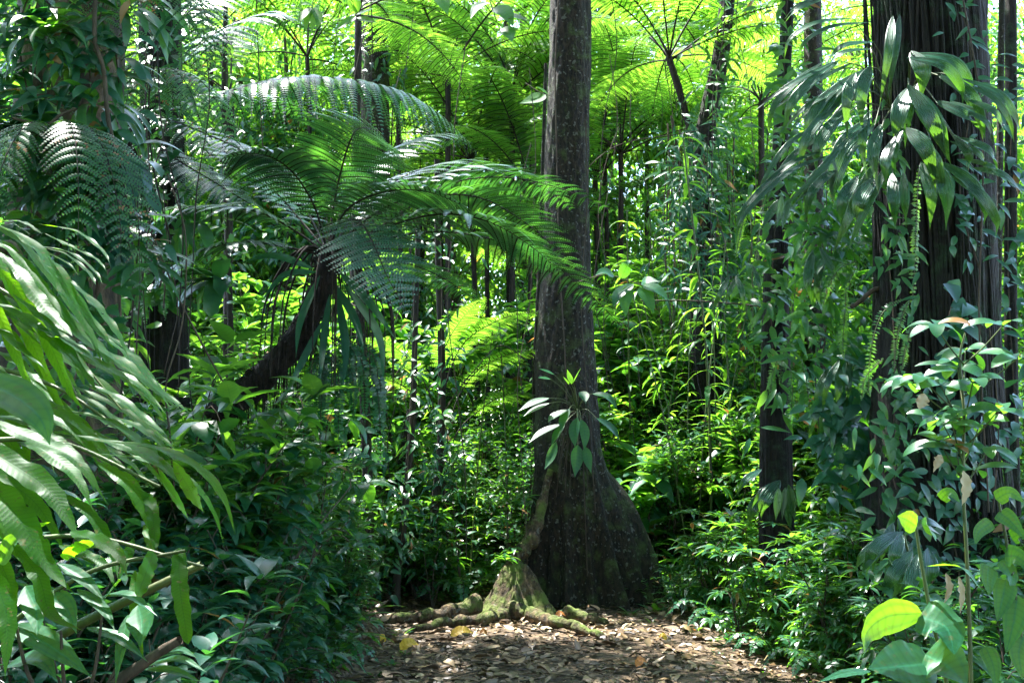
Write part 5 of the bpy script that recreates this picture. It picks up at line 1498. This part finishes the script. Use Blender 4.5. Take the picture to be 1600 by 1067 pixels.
    # slimmer trunks
    for nm, pts, m, lab, amp, fib in (
        ('hanging_root_tree', [(1112, 920, 24, 12.5), (1105, 600, 22, 12.5), (1100, 420, 22, 12.5), (1092, 300, 19, 12.5), (1105, 190, 15, 12.5), (1128, 70, 12, 12.5), (1142, -100, 11, 12.5), (1150, -500, 8, 12.5)], M_FIBRE, 'leaning tree veiled in hanging roots and climbers beyond the thicket', .06, .08),
        ('narrow_tree', [(1216, 900, 26, 8.5), (1212, 700, 23, 8.5), (1212, 450, 18, 8.5), (1220, 200, 11, 8.5), (1232, -50, 9, 8.5), (1240, -600, 6, 8.5)], M_FIBRE, 'narrow striped trunk hung with ferns left of the great fibrous tree', .05, .06),
        ('dark_tree', [(1275, 900, 18, 11.5), (1272, 400, 15, 11.5), (1270, 100, 14, 11.5), (1268, -200, 12, 11.5), (1260, -700, 8, 11.5)], M_BARK, 'dark trunk half hidden behind the climbing palms', .05, 0),
        ('thin_tree', [(1585, 1000, 15, 8.0), (1580, 500, 13, 8.0), (1576, 0, 12, 8.0), (1572, -700, 9, 8.0)], M_FIBRE, 'thin dark trunk at the right frame edge', .05, .03),
        ('thin_tree', [(1556, 1000, 8, 9.0), (1560, 500, 8, 9.0), (1566, 0, 7, 9.0), (1570, -500, 5, 9.0)], M_BARK, 'thinnest straight trunk between the great tree and the frame edge', .05, 0),
        ('distant_tree', [(588, 900, 26, 16), (586, 400, 24, 16), (585, 0, 22, 16), (583, -400, 18, 16)], M_BARK, 'distant dark trunk at the top between the tree ferns', .05, 0),
        ('thin_tree', [(618, 900, 9, 9.6), (632, 800, 8, 9.6), (640, 650, 7, 9.6), (652, 500, 6, 9.6), (655, 300, 5, 9.6)], M_STALK, 'thin black curved trunk left of the mossy roots', .08, 0),
        ('thin_tree', [(668, 930, 11, 10.2), (672, 820, 10, 10.2), (684, 700, 9, 10.2), (690, 560, 8, 10.2), (688, 400, 7, 10.2), (686, 250, 6, 10.2)], M_STALK, 'black trunk with a swollen knot left of the mossy roots', .08, 0),
        ('thin_tree', [(572, 920, 14, 9.5), (576, 800, 12, 9.5), (570, 650, 11, 9.5), (560, 480, 10, 9.5), (556, 300, 9, 9.5)], M_BARK, 'leaf-wrapped thin trunk at the top of the bank', .08, 0),
        ('thin_tree', [(812, 868, 8, 10.3), (832, 815, 7, 10.3), (839, 740, 6, 10.3), (840, 600, 6, 10.3), (846, 400, 5, 10.4), (850, 100, 4, 10.5)], M_BARK, 'slender trunk hugging the left side of the buttressed tree', .06, 0),
        ('thin_tree', [(356, 500, 7, 10), (352, 200, 6, 10), (354, -50, 5, 10), (360, -300, 4, 10)], M_STALK, 'thin black pole right of the black fibrous tree', .06, 0),
        ('thin_tree', [(1395, 900, 7, 9.4), (1393, 400, 6, 9.4), (1388, 0, 6, 9.4), (1380, -400, 5, 9.4)], M_BARK, 'thin pole just left of the great fibrous tree', .06, 0),
    ):
        A = at(pts[0][0], pts[0][1], pts[0][3])
        g0 = float(gz(A[0], A[1]))
        if A[2] > g0 - .05:
            pts = [(pts[0][0], 709.7 + (1.6 - g0) / pts[0][3] * 1500, pts[0][2] * 1.1, pts[0][3])] + pts
        if nm == 'thin_tree':
            pts = [(p[0] + U(-5, 5), p[1], p[2] * .7, p[3]) for p in pts]
        t = thing(nm, lab, 'tree', tuple(A))
        mb = MB()
        trunk_mesh(mb, pts, 60, 26 if not fib else 70, amp, 3, .015, fib)
        mb.build('trunk', m, t)
        if nm != 'thin_tree':
            top = at(pts[-1][0], pts[-1][1], pts[-1][3])
            cb = MB()
            crown_clumps(cb, top + rng.normal(0, 1, (60, 3)) * [1.3, 1.0, .8] + [0, 0, 1.0], .4, 14, .28, .13, sun_open)
            cb.build('crown', M_LEAF, t)
    # lianas
    for pts, y, r, lab in (([(226, 300), (232, 340), (250, 397), (280, 468), (304, 515), (345, 590), (380, 640)], 5.6, .006, 'pale liana slanting down the bank from the mottled tree'), ([(150, -20), (148, 60), (162, 110), (170, 190), (200, 330)], 4.8, .012, 'dark liana hanging along the mottled tree'),
                           ([(1000, 470), (1080, 470), (1180, 478), (1225, 490), (1240, 505)], 9.6, .007, 'grey leafless twig reaching across the thicket'), ([(880, 300), (960, 230), (1060, 210), (1090, 205)], 11.5, .006, 'pale bare twig across the sunny ferns'),
                           ([(1500, -30), (1535, 200), (1530, 500), (1545, 800)], 6.4, .006, 'thin liana down the far side of the great fibrous tree'), ([(1330, 480), (1345, 470), (1362, 455), (1380, 448)], 7.3, .018, 'dark stub of branch jutting from the great fibrous tree'),
                           ([(820, 560), (780, 540), (740, 580), (715, 610), (690, 650)], 10, .006, 'arching pale stem before the sunny ferns beside the trunk'), ([(400, -20), (405, 120), (412, 260)], 9.5, .006, 'thin liana hanging through the upper fern fronds'),
                           ([(505, 580), (500, 680), (508, 800)], 6.9, .005, 'thin root hanging under the leaning tree fern'), ([(440, 600), (442, 720), (452, 860)], 6.8, .005, 'long thin root trailing from the leaning fern trunk'), ([(1545, 500), (1560, 660), (1552, 800)], 6.3, .004, 'wiry liana behind the glossy shrub'),
                           ([(20, 185), (70, 195), (95, 180), (118, 170)], 4.7, .008, 'twisted twig on the front of the mottled tree')):
        mb = MB()
        tube(mb, [at(a, b, y) for a, b in pts], r, 6, 40, rough=.08)
        single('liana', mb, M_BSTALK, lab, 'liana', 'lianas and hanging roots')
    # leaf sprays that hang into the top of the frame
    for tw, L, m, lab in (
        ([(756, -30, 7.6), (768, 10, 7.6), (782, 50, 7.6)], [([(770, 14), (790, 20), (802, 42)], 26), ([(778, 32), (802, 26), (826, 34)], 20), ([(782, 46), (796, 52), (800, 66)], 22), ([(676, -14), (690, 0), (700, 24)], 28), ([(762, 4), (745, 12), (735, 30)], 18)], M_LEAF, 'dark four-leaved sprig hanging from the top edge left of the buttressed tree'),
        ([(495, -20, 8.6), (488, 8, 8.6), (486, 16, 8.6)], [([(486, 12), (474, 25), (466, 36)], 16), ([(487, 13), (480, 30), (478, 50)], 14), ([(488, 13), (490, 30), (486, 54)], 13), ([(489, 12), (498, 28), (496, 46)], 14), ([(489, 10), (480, 6), (470, 8)], 10)], M_LEAF_SUN, 'pale yellow drooping leaf sprig at the top edge above the long frond'),
        ([(540, -20, 9), (556, 20, 9), (562, 34, 9)], [([(556, 22), (560, 0), (566, -10)], 14), ([(556, 24), (572, 18), (584, 14)], 13), ([(558, 28), (574, 32), (588, 36)], 14), ([(556, 26), (540, 36), (520, 50)], 13), ([(558, 20), (546, 6), (540, -6)], 12)], M_LEAF_SUN, 'bright leaf whorl at the top edge left of the distant trunk'),
        ([(820, 130, 9.4), (846, 146, 9.4), (862, 150, 9.5)], [([(852, 148), (834, 156), (812, 162)], 24), ([(856, 148), (846, 140), (838, 136)], 8)], M_LEAF_SUN, 'single glowing oval leaf against the left side of the buttressed tree'),
        ([(905, 440, 8.8), (950, 430, 8.8), (1010, 448, 8.8)], [([(985, 446), (976, 470), (978, 496)], 20), ([(1000, 448), (1012, 466), (1022, 490)], 22), ([(1004, 446), (1026, 452), (1046, 470)], 20), ([(1002, 444), (1012, 438), (1030, 440)], 16), ([(990, 444), (966, 460), (958, 480)], 18), ([(970, 436), (980, 415), (988, 408)], 18), ([(960, 432), (944, 424), (930, 430)], 16)], M_LEAF, 'leafy sprig with large drooping leaves right of the buttressed tree'),
        ([(700, 690, 9.6), (696, 660, 9.6), (690, 648, 9.6)], [([(692, 650), (684, 652), (676, 660)], 9), ([(694, 648), (704, 652), (712, 660)], 9), ([(692, 646), (700, 642), (708, 644)], 9), ([(690, 646), (684, 640), (680, 640)], 8), ([(694, 656), (702, 664), (706, 672)], 9)], M_LEAF_SUN, 'small bright whorl of leaves beside the upright fern stalks'),
    ):
        t = thing('leafy_sprig', lab, 'sprig', tuple(at(*tw[0])), 'leafy sprigs hanging in view')
        y = tw[0][2]
        sm = MB()
        tube(sm, [at(*p) for p in tw], [.006, .003], 5, 10)
        sm.build('twig', M_BSTALK, t)
        for pts, w in L:
            leaf_part(t, depthed(pts, y, y - .1), w * y / F_PX * 1.1, m, guide=(U(-.3, .3), -.8, .6), shape='ovate', nu=10, nv=5, fold=.15)
    # the bright fern beside the trunk
    g = thing('sunlit_fern', 'lime fern with flat glowing fronds just left of the buttressed tree', 'fern', tuple(at(700, 860, 10.7)))
    for pts, lp in (([(700, 860), (690, 660), (715, 550), (780, 500), (862, 484)], .36), ([(700, 860), (700, 680), (735, 590), (800, 552), (862, 548)], .32), ([(700, 860), (682, 660), (650, 575), (600, 535), (535, 530)], .34),
                    ([(700, 860), (690, 640), (690, 560), (720, 500), (760, 462)], .34), ([(700, 860), (685, 680), (640, 610), (580, 590), (530, 600)], .30), ([(700, 860), (705, 700), (750, 640), (800, 615), (850, 620)], .28)):
        mb = MB()
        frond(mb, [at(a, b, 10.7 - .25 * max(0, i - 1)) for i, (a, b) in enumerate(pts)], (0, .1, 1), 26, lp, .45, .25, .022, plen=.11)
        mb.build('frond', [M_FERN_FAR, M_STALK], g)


# ---------------------------------------------------------------- camera, light, render
def setup():
    sc = bpy.context.scene
    cam = bpy.data.cameras.new('camera')
    o = bpy.data.objects.new('camera', cam)
    C.objects.link(o)
    o.location = CAM
    o.rotation_euler = (math.pi / 2 + PITCH, 0, 0)
    cam.sensor_width, cam.lens = 36, 36 * F_PX / 1600
    cam.clip_end = 400
    sc.camera = o
    w = bpy.data.worlds.new('World')
    sc.world = w
    w.use_nodes = True
    t = w.node_tree
    sky = t.nodes.new('ShaderNodeTexSky')
    sky.sky_type = 'NISHITA'
    sky.sun_disc = False
    sky.sun_elevation, sky.sun_rotation = SUN_EL, SUN_AZ
    bg = t.nodes['Background']
    bg.inputs[1].default_value = SKY
    t.links.new(sky.outputs[0], bg.inputs[0])
    l = bpy.data.lights.new('sun', 'SUN')
    l.energy, l.angle, l.color = SUNP, math.radians(.5), (1, .97, .92)
    s = bpy.data.objects.new('sun', l)
    C.objects.link(s)
    s.rotation_euler = Vector(-SUN).to_track_quat('-Z', 'Y').to_euler()
    sc.view_settings.view_transform = 'Standard'
    sc.view_settings.look = 'None'
    sc.view_settings.exposure = EXPO
    sc.cycles.max_bounces = 8
    sc.cycles.diffuse_bounces = 5
    sc.cycles.glossy_bounces = 2
    sc.cycles.transmission_bounces = 5
    sc.cycles.sample_clamp_indirect = 5
    sc.cycles.use_denoising = True
    sc.cycles.denoising_prefilter = 'ACCURATE'


SKY, SUNP, EXPO = 0.15, 3.1, 3.65
build_ground()
build_big_trees()
upper_left_fern()
hero_fern()
bg_ferns()
left_fern()
palms()
trunk_epiphyte()
right_plants()
thickets()
climbers_and_vines()
far_forest_and_screens()
litter()
setup()
